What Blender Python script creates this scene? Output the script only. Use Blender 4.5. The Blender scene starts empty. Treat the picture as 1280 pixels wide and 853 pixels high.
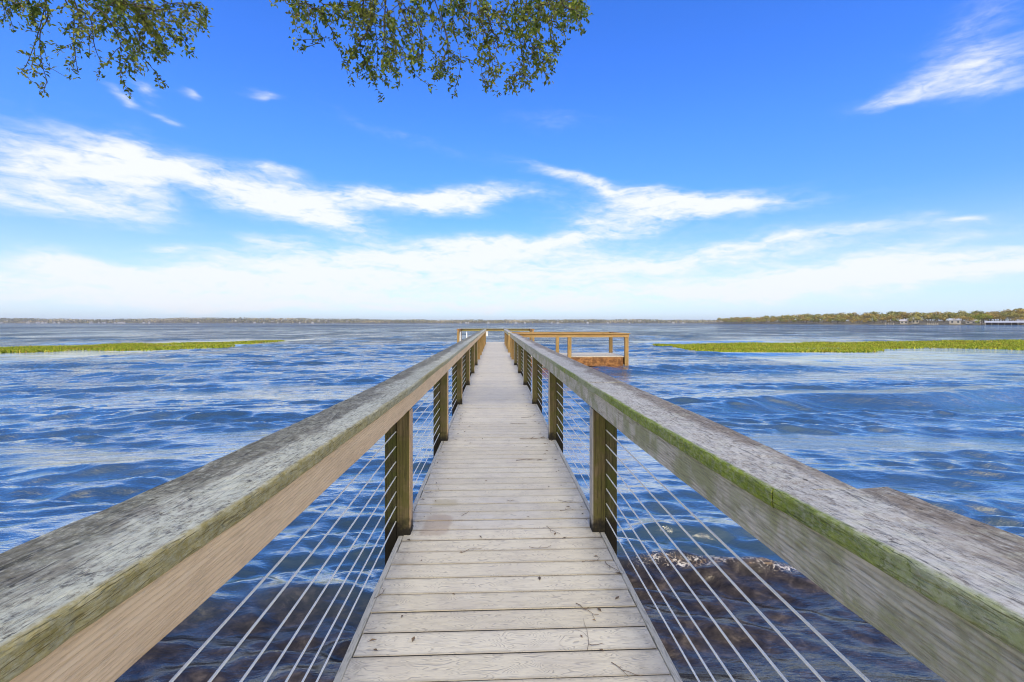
import bpy, bmesh, math, random
import numpy as np
from mathutils import Vector, Matrix

C = bpy.context.scene
COL = C.collection
R = math.radians
random.seed(7)
rng = np.random.default_rng(11)

# ------------------------------------------------------------------ camera, sky, sun, exposure
EYE = 1.35                    # eye above the deck (deck top is z = 0)
WATER = -0.51                 # mean water level
YAW = R(2.21)
FPX = 570.0                   # focal length in pixels of the 1280 px photograph
cam = bpy.data.cameras.new('camera')
cam.sensor_width = 36.0
cam.lens = 36.0 * FPX / 1280.0
cam.shift_y = -22.5 / 1280.0
cam.clip_start = 0.02
cam.clip_end = 12000
cam_o = bpy.data.objects.new('camera', cam)
cam_o.location = (0, 0, EYE)
cam_o.rotation_euler = (R(90), 0, -YAW)
COL.objects.link(cam_o)
C.camera = cam_o

C.view_settings.view_transform = 'Standard'
C.view_settings.look = 'None'
C.view_settings.exposure = 0.72
C.view_settings.gamma = 1.0
C.view_settings.use_curve_mapping = False
C.render.engine = 'CYCLES'
C.cycles.max_bounces = 8
C.cycles.transparent_max_bounces = 8
C.cycles.use_denoising = True
C.cycles.filter_width = 1.1

SUN_EL, SUN_AZ = R(46), R(180 - 0.8)      # azimuth clockwise from +Y: behind the camera, slightly right
sun = bpy.data.lights.new('sun', 'SUN')
sun.energy = 1.5
sun.angle = R(12.0)
sun.color = (1.0, 0.93, 0.82)
sun_o = bpy.data.objects.new('sun', sun)
sdir = Vector((math.cos(SUN_EL) * math.sin(SUN_AZ), math.cos(SUN_EL) * math.cos(SUN_AZ), math.sin(SUN_EL)))
sun_o.rotation_euler = (-sdir).to_track_quat('-Z', 'Y').to_euler()
sun_o.location = (2, -12, 14)
COL.objects.link(sun_o)


def W(px, py, zc):
    """world point of a photo pixel at camera depth zc (used to survey the real place)"""
    xc = (px - 640) / FPX * zc
    z = EYE + (404 - py) / FPX * zc
    return Vector((xc * math.cos(YAW) + zc * math.sin(YAW), zc * math.cos(YAW) - xc * math.sin(YAW), z))


def on_plane(px, py, z):
    return W(px, py, FPX * (EYE - z) / (py - 404))


# ------------------------------------------------------------------ node helper
class NT:
    def __init__(s, nt):
        s.nt = nt
        s.nt.nodes.clear()

    def n(s, typ, **kw):
        nd = s.nt.nodes.new(typ)
        for k, v in kw.items():
            setattr(nd, k, v)
        return nd

    def put(s, sock, v):
        if v is None:
            return
        if isinstance(v, bpy.types.NodeSocket):
            s.nt.links.new(v, sock)
        else:
            sock.default_value = v

    def math(s, op, a, b=None, c=None, clamp=False):
        m = s.n('ShaderNodeMath', operation=op, use_clamp=clamp)
        s.put(m.inputs[0], a)
        s.put(m.inputs[1], b)
        s.put(m.inputs[2], c)
        return m.outputs[0]

    def vmath(s, op, a, b=None):
        m = s.n('ShaderNodeVectorMath', operation=op)
        s.put(m.inputs[0], a)
        s.put(m.inputs[1], b)
        return m.outputs[0]

    def mix(s, f, a, b, blend='MIX'):
        m = s.n('ShaderNodeMix', data_type='RGBA', blend_type=blend, clamp_factor=True)
        s.put(m.inputs['Factor'], f)
        s.put(m.inputs[6], a if not isinstance(a, tuple) else (*a, 1)[:4])
        s.put(m.inputs[7], b if not isinstance(b, tuple) else (*b, 1)[:4])
        return m.outputs[2]

    def noise(s, vec, scale, detail=4.0, rough=0.55, dist=0.0, out='Fac'):
        m = s.n('ShaderNodeTexNoise')
        s.put(m.inputs['Vector'], vec)
        m.inputs['Scale'].default_value = scale
        m.inputs['Detail'].default_value = detail
        m.inputs['Roughness'].default_value = rough
        m.inputs['Distortion'].default_value = dist
        return m.outputs[out]

    def scale(s, vec, sc, loc=(0, 0, 0)):
        m = s.n('ShaderNodeMapping')
        s.put(m.inputs['Vector'], vec)
        m.inputs['Scale'].default_value = sc
        m.inputs['Location'].default_value = loc
        return m.outputs[0]

    def ss(s, v, a, b, lo=0.0, hi=1.0):
        m = s.n('ShaderNodeMapRange', interpolation_type='SMOOTHSTEP')
        s.put(m.inputs[0], v)
        m.inputs[1].default_value = a
        m.inputs[2].default_value = b
        m.inputs[3].default_value = lo
        m.inputs[4].default_value = hi
        return m.outputs[0]

    def ramp(s, f, stops):
        m = s.n('ShaderNodeValToRGB')
        s.put(m.inputs[0], f)
        e = m.color_ramp.elements
        while len(e) < len(stops):
            e.new(0.5)
        for el, (p, c) in zip(e, stops):
            el.position = p
            el.color = (*c, 1)
        return m.outputs[0]

    def sep(s, vec):
        m = s.n('ShaderNodeSeparateXYZ')
        s.put(m.inputs[0], vec)
        return m.outputs

    def comb(s, x, y, z):
        m = s.n('ShaderNodeCombineXYZ')
        s.put(m.inputs[0], x)
        s.put(m.inputs[1], y)
        s.put(m.inputs[2], z)
        return m.outputs[0]

    def obj(s):
        return s.n('ShaderNodeTexCoord').outputs['Object']

    def bump(s, h, strength, dist=0.01, normal=None):
        m = s.n('ShaderNodeBump')
        s.put(m.inputs['Strength'], strength)
        m.inputs['Distance'].default_value = dist
        s.put(m.inputs['Height'], h)
        s.put(m.inputs['Normal'], normal)
        return m.outputs[0]

    def rand(s):
        return s.n('ShaderNodeNewGeometry').outputs['Random Per Island']

    def principled(s, base, rough=0.7, normal=None, spec=0.5, **kw):
        p = s.n('ShaderNodeBsdfPrincipled')
        s.put(p.inputs['Base Color'], base if not isinstance(base, tuple) else (*base, 1)[:4])
        s.put(p.inputs['Roughness'], rough)
        s.put(p.inputs['Normal'], normal)
        s.put(p.inputs['Specular IOR Level'], spec)
        for k, v in kw.items():
            s.put(p.inputs[k], v)
        o = s.n('ShaderNodeOutputMaterial')
        s.nt.links.new(p.outputs[0], o.inputs[0])
        return p


def material(name):
    m = bpy.data.materials.new(name)
    m.use_nodes = True
    return m, NT(m.node_tree)


# ------------------------------------------------------------------ sky: Nishita with a layer of high cloud
world = bpy.data.worlds.new('World')
C.world = world
world.use_nodes = True
t = NT(world.node_tree)
sky = t.n('ShaderNodeTexSky', sky_type='NISHITA', sun_disc=False)
sky.sun_elevation = SUN_EL
sky.sun_rotation = SUN_AZ
sky.altitude = 0
sky.air_density = 1.0
sky.dust_density = 0.35
sky.ozone_density = 2.6
hs = t.n('ShaderNodeHueSaturation')
hs.inputs['Hue'].default_value = 0.512
hs.inputs['Saturation'].default_value = 1.28
hs.inputs['Value'].default_value = 1.0
t.put(hs.inputs['Color'], sky.outputs[0])
dvec = t.n('ShaderNodeTexCoord').outputs['Generated']
dx, dy, dz = t.sep(dvec)
az = t.math('ARCTAN2', dx, dy)
el = t.math('ARCSINE', dz)
# domain warp: streaky high cloud
wp = t.comb(t.math('MULTIPLY', az, 5.0), t.math('MULTIPLY', el, 13.0), 0.0)
wn = t.n('ShaderNodeTexNoise')
t.put(wn.inputs['Vector'], wp)
wn.inputs['Scale'].default_value = 1.0
wn.inputs['Detail'].default_value = 4
wr, wg, wb = t.sep(wn.outputs['Color'])
az2 = t.math('ADD', az, t.math('MULTIPLY', t.math('SUBTRACT', wr, 0.5), 0.16))
el2 = t.math('ADD', el, t.math('MULTIPLY', t.math('SUBTRACT', wg, 0.5), 0.075))


def cloud_blob(px, py, hw, hh, tilt, w):
    """elliptic patch of cloud given by where it stands in the sky"""
    a0 = math.atan((px - 640) / FPX)
    e0 = math.atan((404 - py) / FPX * math.cos(a0))
    aw = hw / FPX * math.cos(a0) ** 2
    ew = hh / FPX * math.cos(a0)
    a0 += YAW
    ct, st = math.cos(tilt), math.sin(tilt)
    da = t.math('SUBTRACT', az2, a0)
    de = t.math('SUBTRACT', el2, e0)
    u = t.math('ADD', t.math('MULTIPLY', da, ct / aw), t.math('MULTIPLY', de, st / aw))
    v = t.math('ADD', t.math('MULTIPLY', da, -st / ew), t.math('MULTIPLY', de, ct / ew))
    d = t.math('ADD', t.math('MULTIPLY', u, u), t.math('MULTIPLY', v, v))
    return t.math('MULTIPLY', t.math('EXPONENT', t.math('MULTIPLY', d, -1.0)), w)


blobs = [
    (40, 205, 120, 34, R(-8), 0.95), (30, 248, 190, 18, R(0), 0.85), (160, 215, 62, 34, R(-25), 1.05),
    (290, 236, 170, 20, R(-10), 1.0), (395, 262, 80, 18, R(-14), 1.05), (480, 247, 130, 14, R(0), 0.75), (560, 246, 105, 9, R(2), 1.0),
    (340, 212, 38, 7, R(0), 0.7), (150, 126, 18, 5, R(-12), 0.6), (187, 125, 17, 6, R(-10), 0.65), (198, 145, 16, 4, 0, 0.45), (235, 125, 12, 5, 0, 0.6), (320, 122, 16, 6, R(10), 0.55),
    (345, 298, 40, 8, R(-10), 0.7), (60, 320, 70, 12, 0, 0.75), (140, 338, 120, 18, 0, 0.6), (225, 311, 26, 6, 0, 0.6),
    (10, 345, 60, 12, 0, 0.6),
    (790, 238, 120, 11, R(-13), 0.8), (860, 259, 125, 14, R(-2), 1.15), (740, 273, 45, 6, 0, 0.6), (720, 222, 60, 8, R(-16), 0.5),
    (690, 300, 150, 10, R(8), 0.95), (520, 324, 240, 20, R(4), 1.2), (800, 334, 260, 18, R(4), 1.1),
    (1120, 337, 300, 17, R(3), 1.2), (300, 358, 330, 19, R(3), 1.25), (860, 366, 500, 13, R(1), 1.1), (1000, 300, 120, 5, R(4), 0.4), (440, 384, 400, 6, 0, 0.7), (1180, 300, 120, 7, R(10), 0.35),
    (1226, 86, 52, 24, R(12), 0.46), (1275, 96, 70, 18, 0, 0.34), (1180, 90, 60, 26, 0, 0.2), (1140, 112, 52, 9, R(8), 0.7), (1235, 30, 70, 36, R(40), 0.34),
    (1145, 268, 24, 6, 0, 0.35), (1205, 268, 30, 6, 0, 0.4), (690, 155, 70, 9, R(-6), 0.2), (500, 170, 110, 9, R(-14), 0.2),
]
dens = None
for b in blobs:
    c = cloud_blob(*b)
    dens = c if dens is None else t.math('ADD', dens, c)
# streaky texture of the cloud layer
sp = t.comb(t.math('MULTIPLY', az2, 9.0), t.math('MULTIPLY', t.math('ADD', el2, t.math('MULTIPLY', az, 0.06)), 46.0), 3.1)
sn = t.noise(sp, 1.0, 7.0, 0.62, 0.3)
fn = t.noise(t.comb(t.math('MULTIPLY', az, 30.0), t.math('MULTIPLY', el, 85.0), 1.7), 1.0, 5.0, 0.6, 0.6)
tex = t.math('ADD', t.math('MULTIPLY', t.math('SUBTRACT', sn, 0.5), 2.3), t.math('MULTIPLY', t.math('SUBTRACT', fn, 0.5), 1.6))
cm = t.ss(t.math('ADD', t.math('MULTIPLY', dens, t.math('ADD', 1.12, tex)), t.math('MULTIPLY', tex, 0.10)), 0.02, 1.55)
# unseen cloud sheet behind the camera, added as neutral fill light
# (bright and broken, kept clear of the view ahead)
beh_fill = t.math('MULTIPLY', t.math('MULTIPLY', t.ss(dy, -0.05, -0.30), t.ss(el, -0.05, 0.1)), t.ss(el, 0.80, 1.2, 1.0, 0.3))
cm2 = t.math('MULTIPLY', t.math('MULTIPLY', t.ss(sn, 0.30, 0.62, 0.55, 1.0), beh_fill), 1.0)
cm = t.math('MAXIMUM', cm, cm2)
# thin veil towards the horizon
veil = t.math('MULTIPLY', t.ss(el, 0.24, 0.0), 0.62)
tinted = t.mix(1.0, hs.outputs[0], t.mix(t.ss(el, 0.08, 0.42), (0.80, 0.98, 1.36), (1.0, 1.36, 1.88)), 'MULTIPLY')
skyc = t.mix(veil, tinted, (4.5, 5.2, 6.3))
ccol = t.mix(t.ss(el, 0.0, 0.3), (5.9, 6.1, 6.4), (6.3, 6.4, 6.6))
ccol = t.mix(beh_fill, ccol, (13.5, 12.4, 10.4))
final = t.mix(t.math('MULTIPLY', cm, 0.92), skyc, ccol)
bg = t.n('ShaderNodeBackground')
t.put(bg.inputs[0], final)
bg.inputs[1].default_value = 0.10
wo = t.n('ShaderNodeOutputWorld')
t.nt.links.new(bg.outputs[0], wo.inputs[0])


# ------------------------------------------------------------------ mesh helpers
def mesh_np(name, verts, faces, mat, parent=None, smooth=False, attrs=None):
    """verts (n,3); faces (m,k) int array"""
    verts = np.asarray(verts, dtype=np.float32)
    faces = np.asarray(faces, dtype=np.int32)
    me = bpy.data.meshes.new(name)
    k = faces.shape[1]
    me.vertices.add(len(verts))
    me.vertices.foreach_set('co', verts.ravel())
    me.loops.add(faces.size)
    me.loops.foreach_set('vertex_index', faces.ravel())
    me.polygons.add(len(faces))
    me.polygons.foreach_set('loop_start', np.arange(0, faces.size, k, dtype=np.int32))
    me.update(calc_edges=True)
    me.validate()
    if smooth:
        me.polygons.foreach_set('use_smooth', np.ones(len(me.polygons), dtype=bool))
    for an, av in (attrs or {}).items():
        a = me.attributes.new(an, 'FLOAT', 'POINT')
        a.data.foreach_set('value', np.asarray(av, dtype=np.float32))
    return link(name, me, mat, parent)


def link(name, me, mat, parent=None):
    o = bpy.data.objects.new(name, me)
    if mat is not None:
        for m in (mat if isinstance(mat, (list, tuple)) else [mat]):
            me.materials.append(m)
    COL.objects.link(o)
    if parent is not None:
        o.parent = parent
        o.matrix_parent_inverse = parent.matrix_world.inverted() if parent.type != 'EMPTY' else Matrix.Translation(-parent.location)
    return o


def tag(o, label=None, cat=None, group=None, kind=None):
    if label:
        o['label'] = label
    if cat:
        o['category'] = cat
    if group:
        o['group'] = group
    if kind:
        o['kind'] = kind
    return o


def empty(name, loc, label, cat, group=None):
    o = bpy.data.objects.new(name, None)
    o.location = loc
    o.empty_display_size = 0.2
    COL.objects.link(o)
    return tag(o, label, cat, group)


class MB:
    """collects shapes into one mesh object"""

    def __init__(s):
        s.v, s.f, s.m = [], [], []

    def add(s, vs, fs, mi=0):
        b = len(s.v)
        s.v += [tuple(v) for v in vs]
        s.f += [tuple(i + b for i in f) for f in fs]
        s.m += [mi] * len(fs)

    def box(s, x0, x1, y0, y1, z0, z1, bev=0.0, mi=0, M=None):
        if bev <= 0:
            vs = [(x, y, z) for x in (x0, x1) for y in (y0, y1) for z in (z0, z1)]
            fs = [(0, 1, 3, 2), (4, 6, 7, 5), (0, 4, 5, 1), (2, 3, 7, 6), (0, 2, 6, 4), (1, 5, 7, 3)]
        else:
            bm = bmesh.new()
            bmesh.ops.create_cube(bm, size=1.0)
            for v in bm.verts:
                v.co = Vector(((x0 + x1) / 2 + v.co.x * (x1 - x0), (y0 + y1) / 2 + v.co.y * (y1 - y0), (z0 + z1) / 2 + v.co.z * (z1 - z0)))
            bmesh.ops.bevel(bm, geom=bm.edges[:], offset=bev, segments=2, affect='EDGES', profile=0.6)
            bm.verts.ensure_lookup_table()
            vs = [v.co.copy() for v in bm.verts]
            fs = [tuple(v.index for v in f.verts) for f in bm.faces]
            bm.free()
        if M is not None:
            vs = [M @ Vector(v) for v in vs]
        s.add(vs, fs, mi)

    def tube(s, pts, rad, n=8, mi=0, cap=True):
        pts = [Vector(p) for p in pts]
        rads = rad if isinstance(rad, (list, tuple)) else [rad] * len(pts)
        vs, fs = [], []
        up = None
        for i, p in enumerate(pts):
            d = (pts[min(i + 1, len(pts) - 1)] - pts[max(i - 1, 0)])
            if d.length < 1e-9:
                d = Vector((0, 0, 1))
            d.normalize()
            if up is None:
                up = d.orthogonal().normalized()
            up = (up - d * up.dot(d))
            if up.length < 1e-6:
                up = d.orthogonal()
            up.normalize()
            w = d.cross(up)
            for k in range(n):
                a = 2 * math.pi * k / n
                vs.append(p + (up * math.cos(a) + w * math.sin(a)) * rads[i])
        for i in range(len(pts) - 1):
            for k in range(n):
                a, b = i * n + k, i * n + (k + 1) % n
                fs.append((a, b, b + n, a + n))
        if cap:
            fs.append(tuple(range(n - 1, -1, -1)))
            fs.append(tuple(range((len(pts) - 1) * n, len(pts) * n)))
        s.add(vs, fs, mi)

    def sweep(s, section, ys, fx, fz, jit=0.0, mi=0):
        """closed cross-section [(x,z)] swept along +Y with offsets fx(y), fz(y)"""
        n = len(section)
        vs, fs = [], []
        for y in ys:
            ox, oz = fx(y), fz(y)
            for (x, z) in section:
                vs.append((x + ox + random.gauss(0, jit), y, z + oz + random.gauss(0, jit * 0.6)))
        m = len(ys)
        for i in range(m - 1):
            for k in range(n):
                a, b = i * n + k, i * n + (k + 1) % n
                fs.append((a, b, b + n, a + n))
        fs.append(tuple(range(n - 1, -1, -1)))
        fs.append(tuple(range((m - 1) * n, m * n)))
        s.add(vs, fs, mi)

    def build(s, name, mat, parent=None, smooth=False):
        me = bpy.data.meshes.new(name)
        me.from_pydata(s.v, [], s.f)
        bm = bmesh.new()
        bm.from_mesh(me)
        bmesh.ops.recalc_face_normals(bm, faces=bm.faces[:])
        bm.to_mesh(me)
        bm.free()
        if smooth:
            for p in me.polygons:
                p.use_smooth = True
        if any(s.m):
            for p, mi in zip(me.polygons, s.m):
                p.material_index = mi
        return link(name, me, mat, parent)


def rounded(x0, x1, z0, z1, r, n=3):
    out = []
    for cx, cz, a0 in ((x1 - r, z1 - r, 0), (x0 + r, z1 - r, 90), (x0 + r, z0 + r, 180), (x1 - r, z0 + r, 270)):
        for i in range(n + 1):
            a = R(a0 + 90 * i / n)
            out.append((cx + r * math.cos(a), cz + r * math.sin(a)))
    return out


# ------------------------------------------------------------------ materials
def wood(name, base, dark, light, axis='Y', rough=0.8, moss=None, moss_amt=0.0, lichen=None, lichen_amt=0.0, grain=1.0, bump=0.5, crack=0.5, spots=0.0, lines=0.0):
    m, t = material(name)
    o = t.obj()
    rnd = t.rand()
    off = t.comb(t.math('MULTIPLY', rnd, 17.0), t.math('MULTIPLY', rnd, 31.0), t.math('MULTIPLY', rnd, 7.0))
    p = t.vmath('ADD', o, off)
    st = {'X': (1.2, 22, 22), 'Y': (26, 4.0, 26), 'Z': (22, 22, 1.2)}[axis]
    st2 = {'X': (10, 140, 140), 'Y': (140, 10, 140), 'Z': (140, 140, 10)}[axis]
    g1 = t.noise(t.scale(p, st), 1.0, 5, 0.6, 0.6)
    g2 = t.noise(t.scale(p, st2), 1.0, 3, 0.6)
    rings = t.math('FRACT', t.math('MULTIPLY', g1, 7.0))
    rings = t.math('ABSOLUTE', t.math('SUBTRACT', t.math('MULTIPLY', rings, 2.0), 1.0))
    big = t.noise(p, 2.3, 4, 0.6)
    f = t.math('ADD', t.math('MULTIPLY', g1, 0.55), t.math('ADD', t.math('MULTIPLY', g2, 0.3), t.math('MULTIPLY', rings, 0.15 * grain)))
    col = t.ramp(f, [(0.3, dark), (0.5, base), (0.72, light)])
    col = t.mix(t.ss(big, 0.35, 0.75, 0.0, 0.4), col, tuple(c * 0.72 for c in base))
    col = t.mix(t.math('MULTIPLY', t.math('SUBTRACT', rnd, 0.5), 0.25), col, light)
    if lichen:
        ln = t.noise(t.scale(p, {'X': (14, 30, 30), 'Y': (30, 14, 30), 'Z': (30, 30, 14)}[axis]), 1.0, 7, 0.7, 0.4)
        lb = t.noise(p, 1.6, 3, 0.5)
        lm = t.math('MULTIPLY', t.ss(ln, 0.45, 0.6), t.ss(lb, 0.34, 0.6))
        col = t.mix(t.math('MULTIPLY', lm, lichen_amt), col, lichen)
    if moss:
        mn = t.noise(p, 7.0, 6, 0.65, 0.3)
        col = t.mix(t.math('MULTIPLY', t.ss(mn, 0.40, 0.62), moss_amt), col, moss)
    cr = t.ss(t.noise(t.scale(p, {'X': (2.5, 70, 70), 'Y': (75, 5.0, 75), 'Z': (70, 70, 4)}[axis]), 1.0, 4, 0.6, 0.4), 0.625, 0.67)
    col = t.mix(t.math('MULTIPLY', cr, crack), col, tuple(c * 0.25 for c in dark))
    if spots > 0:
        sn = t.ss(t.noise(t.scale(p, {'X': (12, 30, 30), 'Y': (30, 12, 30), 'Z': (30, 30, 12)}[axis]), 1.0, 5, 0.7), 0.6, 0.67)
        col = t.mix(t.math('MULTIPLY', sn, spots), col, (0.035, 0.032, 0.026))
    if lines > 0:
        lx, ly, lz = t.sep(p)
        lw_ = t.math('ADD', t.math('MULTIPLY', lz, 95.0), t.math('MULTIPLY', t.noise(t.scale(p, (1, 0.7, 3)), 1.0, 3, 0.5), 9.0))
        lf = t.math('FRACT', lw_)
        ll = t.math('MULTIPLY', t.ss(lf, 0.55, 0.8), t.ss(lf, 1.0, 0.9))
        col = t.mix(t.math('MULTIPLY', ll, lines), col, tuple(c * 0.8 for c in dark))
        g2 = t.math('SUBTRACT', g2, t.math('MULTIPLY', ll, 0.8))
    fl = t.ss(t.noise(t.scale(p, {'X': (2.2, 190, 190), 'Y': (150, 16.0, 150), 'Z': (190, 190, 2.2)}[axis]), 1.0, 2, 0.5, 0.2), 0.52, 0.66)
    col = t.mix(t.math('MULTIPLY', fl, 0.5 * grain), col, tuple(c * 0.45 for c in dark))
    h = t.math('SUBTRACT', t.math('ADD', t.math('MULTIPLY', g2, 0.5), t.math('ADD', t.math('MULTIPLY', g1, 0.5), t.math('MULTIPLY', rings, 0.2))), t.math('ADD', t.math('MULTIPLY', cr, 1.2), t.math('MULTIPLY', fl, 0.5)))
    t.principled(col, rough, t.bump(h, bump, 0.006), 0.3)
    return m


M_deck = None
XL0, XR0 = -0.535, 0.632


def make_deck_material():
    m, t = material('composite_decking')
    o = t.obj()
    rnd = t.rand()
    x, y, z = t.sep(o)
    # embossed cathedral grain running along each board (x)
    px = t.math('ADD', t.math('MULTIPLY', x, 4.6), t.math('MULTIPLY', rnd, 91.0))
    py = t.math('ADD', t.math('MULTIPLY', y, 17.0), t.math('MULTIPLY', rnd, 13.0))
    n1 = t.noise(t.comb(px, py, 0.0), 1.0, 1.5, 0.4, 0.3)
    fr = t.math('FRACT', t.math('MULTIPLY', n1, 21.0))
    line = t.math('MULTIPLY', t.ss(fr, 0.58, 0.74), t.ss(fr, 0.98, 0.86))
    brk = t.ss(t.noise(t.comb(t.math('MULTIPLY', x, 11.0), t.math('MULTIPLY', y, 40.0), rnd), 1.0, 3, 0.6), 0.40, 0.6)
    line = t.math('MULTIPLY', line, brk)
    fine = t.noise(t.scale(o, (14, 160, 60)), 1.0, 4, 0.6)
    blot = t.noise(o, 3.1, 5, 0.6)
    blot2 = t.noise(t.scale(o, (5, 14, 5)), 1.0, 4, 0.6)
    base = t.mix(rnd, (0.635, 0.568, 0.392), (0.72, 0.655, 0.47))
    col = t.mix(t.ss(fine, 0.35, 0.7, 0.0, 0.35), base, (0.47, 0.415, 0.33))
    col = t.mix(t.ss(blot, 0.42, 0.74, 0.0, 0.4), col, (0.46, 0.405, 0.32))
    col = t.mix(t.ss(blot2, 0.58, 0.76, 0.0, 0.35), col, (0.71, 0.675, 0.53))
    col = t.mix(t.math('MULTIPLY', line, 0.5), col, (0.27, 0.235, 0.18))
    # grime plus painted gap shading along the edges of every board
    ym = t.math('FRACT', t.math('DIVIDE', t.math('ADD', y, 1.5 + 0.0047 + 1.405), 0.1405))
    yd = t.math('MULTIPLY', t.math('MINIMUM', ym, t.math('SUBTRACT', 1.0, ym)), 0.1405)
    yd = t.math('ADD', yd, t.math('MULTIPLY', t.math('SUBTRACT', t.noise(o, 22.0, 4, 0.65), 0.5), 0.012))
    col = t.mix(t.ss(yd, 0.019, 0.007, 0.0, 0.36), col, (0.24, 0.20, 0.14))
    # dirt that gathers along the two long edges of the walkway
    edge = t.ss(t.math('ABSOLUTE', t.math('SUBTRACT', x, 0.05)), 0.40, 0.66)
    dn = t.ss(t.noise(o, 16.0, 5, 0.7), 0.42, 0.68)
    col = t.mix(t.math('MULTIPLY', t.math('MULTIPLY', edge, dn), 0.45), col, (0.25, 0.21, 0.14))

    # tan stain on two boards beside the first left post
    def spot(cx, cy, rx, ry):
        wob = t.math('MULTIPLY', t.math('SUBTRACT', t.noise(o, 14.0, 3, 0.6), 0.5), 1.1)
        u = t.math('DIVIDE', t.math('SUBTRACT', x, cx), rx)
        v = t.math('DIVIDE', t.math('SUBTRACT', y, cy), ry)
        d = t.math('ADD', t.math('POWER', t.math('ADD', t.math('POWER', t.math('ABSOLUTE', u), 5.0), t.math('POWER', t.math('ABSOLUTE', v), 5.0)), 0.2), t.math('MULTIPLY', wob, 0.7))
        return t.ss(d, 1.15, 0.8)
    col = t.mix(t.math('MULTIPLY', spot(-0.385, 3.07, 0.095, 0.16), 0.62), col, (0.40, 0.305, 0.20))
    col = t.mix(t.math('MULTIPLY', spot(-0.37, 3.44, 0.09, 0.07), 0.6), col, (0.42, 0.36, 0.21))
    wet = t.math('MULTIPLY', t.ss(t.math('ABSOLUTE', t.math('SUBTRACT', y, 3.2)), 0.45, 0.1), t.ss(t.noise(t.scale(o, (2, 5, 2)), 1.0, 2, 0.5), 0.38, 0.58))
    rough = t.math('SUBTRACT', 0.62, t.math('MULTIPLY', wet, 0.3))
    hh = t.math('ADD', t.math('MULTIPLY', line, -1.0), t.math('MULTIPLY', fine, 0.35))
    t.principled(col, rough, t.bump(hh, 0.45, 0.004), 0.45)
    return m


M_deck = make_deck_material()
M_strip = wood('composite_edging', (0.59, 0.545, 0.40), (0.49, 0.45, 0.32), (0.67, 0.625, 0.48), rough=0.6, bump=0.15, crack=0.1)
M_cap_l = wood('weathered_cap_lichen', (0.29, 0.27, 0.195), (0.145, 0.13, 0.09), (0.45, 0.43, 0.33), lichen=(0.59, 0.58, 0.43), lichen_amt=0.85, moss=(0.20, 0.18, 0.09), moss_amt=0.35, spots=0.85, bump=0.9, crack=0.8)
M_cap_r = wood('weathered_cap_grey', (0.36, 0.325, 0.26), (0.18, 0.155, 0.115), (0.52, 0.49, 0.41), lichen=(0.59, 0.57, 0.46), lichen_amt=0.75, moss=(0.25, 0.19, 0.12), moss_amt=0.45, spots=0.5, bump=0.9, crack=0.8)
M_board_l = wood('tan_rail_board', (0.90, 0.65, 0.36), (0.72, 0.50, 0.265), (0.93, 0.75, 0.47), grain=0.3, bump=0.4, crack=0.12, lines=0.38)  # warm tan stands in for grazing sunlight on this board
M_board_r = wood('grey_rail_board', (0.62, 0.57, 0.43), (0.41, 0.37, 0.26), (0.76, 0.72, 0.58), grain=0.8, lines=0.45, moss=(0.27, 0.285, 0.095), moss_amt=0.75, bump=0.6, crack=0.45)
M_post = wood('mossy_post', (0.125, 0.095, 0.042), (0.06, 0.045, 0.020), (0.22, 0.165, 0.08), axis='Z', moss=(0.095, 0.09, 0.018), moss_amt=0.8, bump=0.5, crack=0.5)
M_pile = wood('mossy_pile', (0.075, 0.065, 0.028), (0.03, 0.026, 0.013), (0.14, 0.115, 0.05), axis='Z', moss=(0.065, 0.075, 0.012), moss_amt=0.9, bump=0.5, crack=0.5)
M_post_sun = wood('painted_sunlit_post', (0.36, 0.215, 0.075), (0.20, 0.12, 0.045), (0.50, 0.33, 0.14), axis='Z', moss=(0.20, 0.17, 0.05), moss_amt=0.35, bump=0.4, crack=0.4)  # orange copy of the post wood with direct sun painted in
M_plat = wood('orange_timber', (0.42, 0.245, 0.095), (0.24, 0.13, 0.05), (0.56, 0.37, 0.17), axis='X', moss=(0.28, 0.23, 0.06), moss_amt=0.35, bump=0.4, crack=0.35)
M_plat_y = wood('orange_timber_side', (0.46, 0.235, 0.07), (0.28, 0.13, 0.04), (0.60, 0.36, 0.13), axis='Y', moss=(0.28, 0.23, 0.06), moss_amt=0.35, bump=0.4, crack=0.35)
M_skirt = wood('stained_skirt', (0.33, 0.15, 0.05), (0.19, 0.08, 0.028), (0.43, 0.23, 0.08), axis='X', moss=(0.07, 0.03, 0.012), moss_amt=0.7, bump=0.4, crack=0.35)
M_thead = wood('olive_timber', (0.26, 0.19, 0.08), (0.15, 0.105, 0.04), (0.34, 0.27, 0.13), axis='X', moss=(0.24, 0.24, 0.05), moss_amt=0.7, bump=0.4, crack=0.3)
M_joist = wood('wet_joist', (0.20, 0.11, 0.045), (0.09, 0.05, 0.02), (0.30, 0.19, 0.09), axis='Y', bump=0.4)


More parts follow.
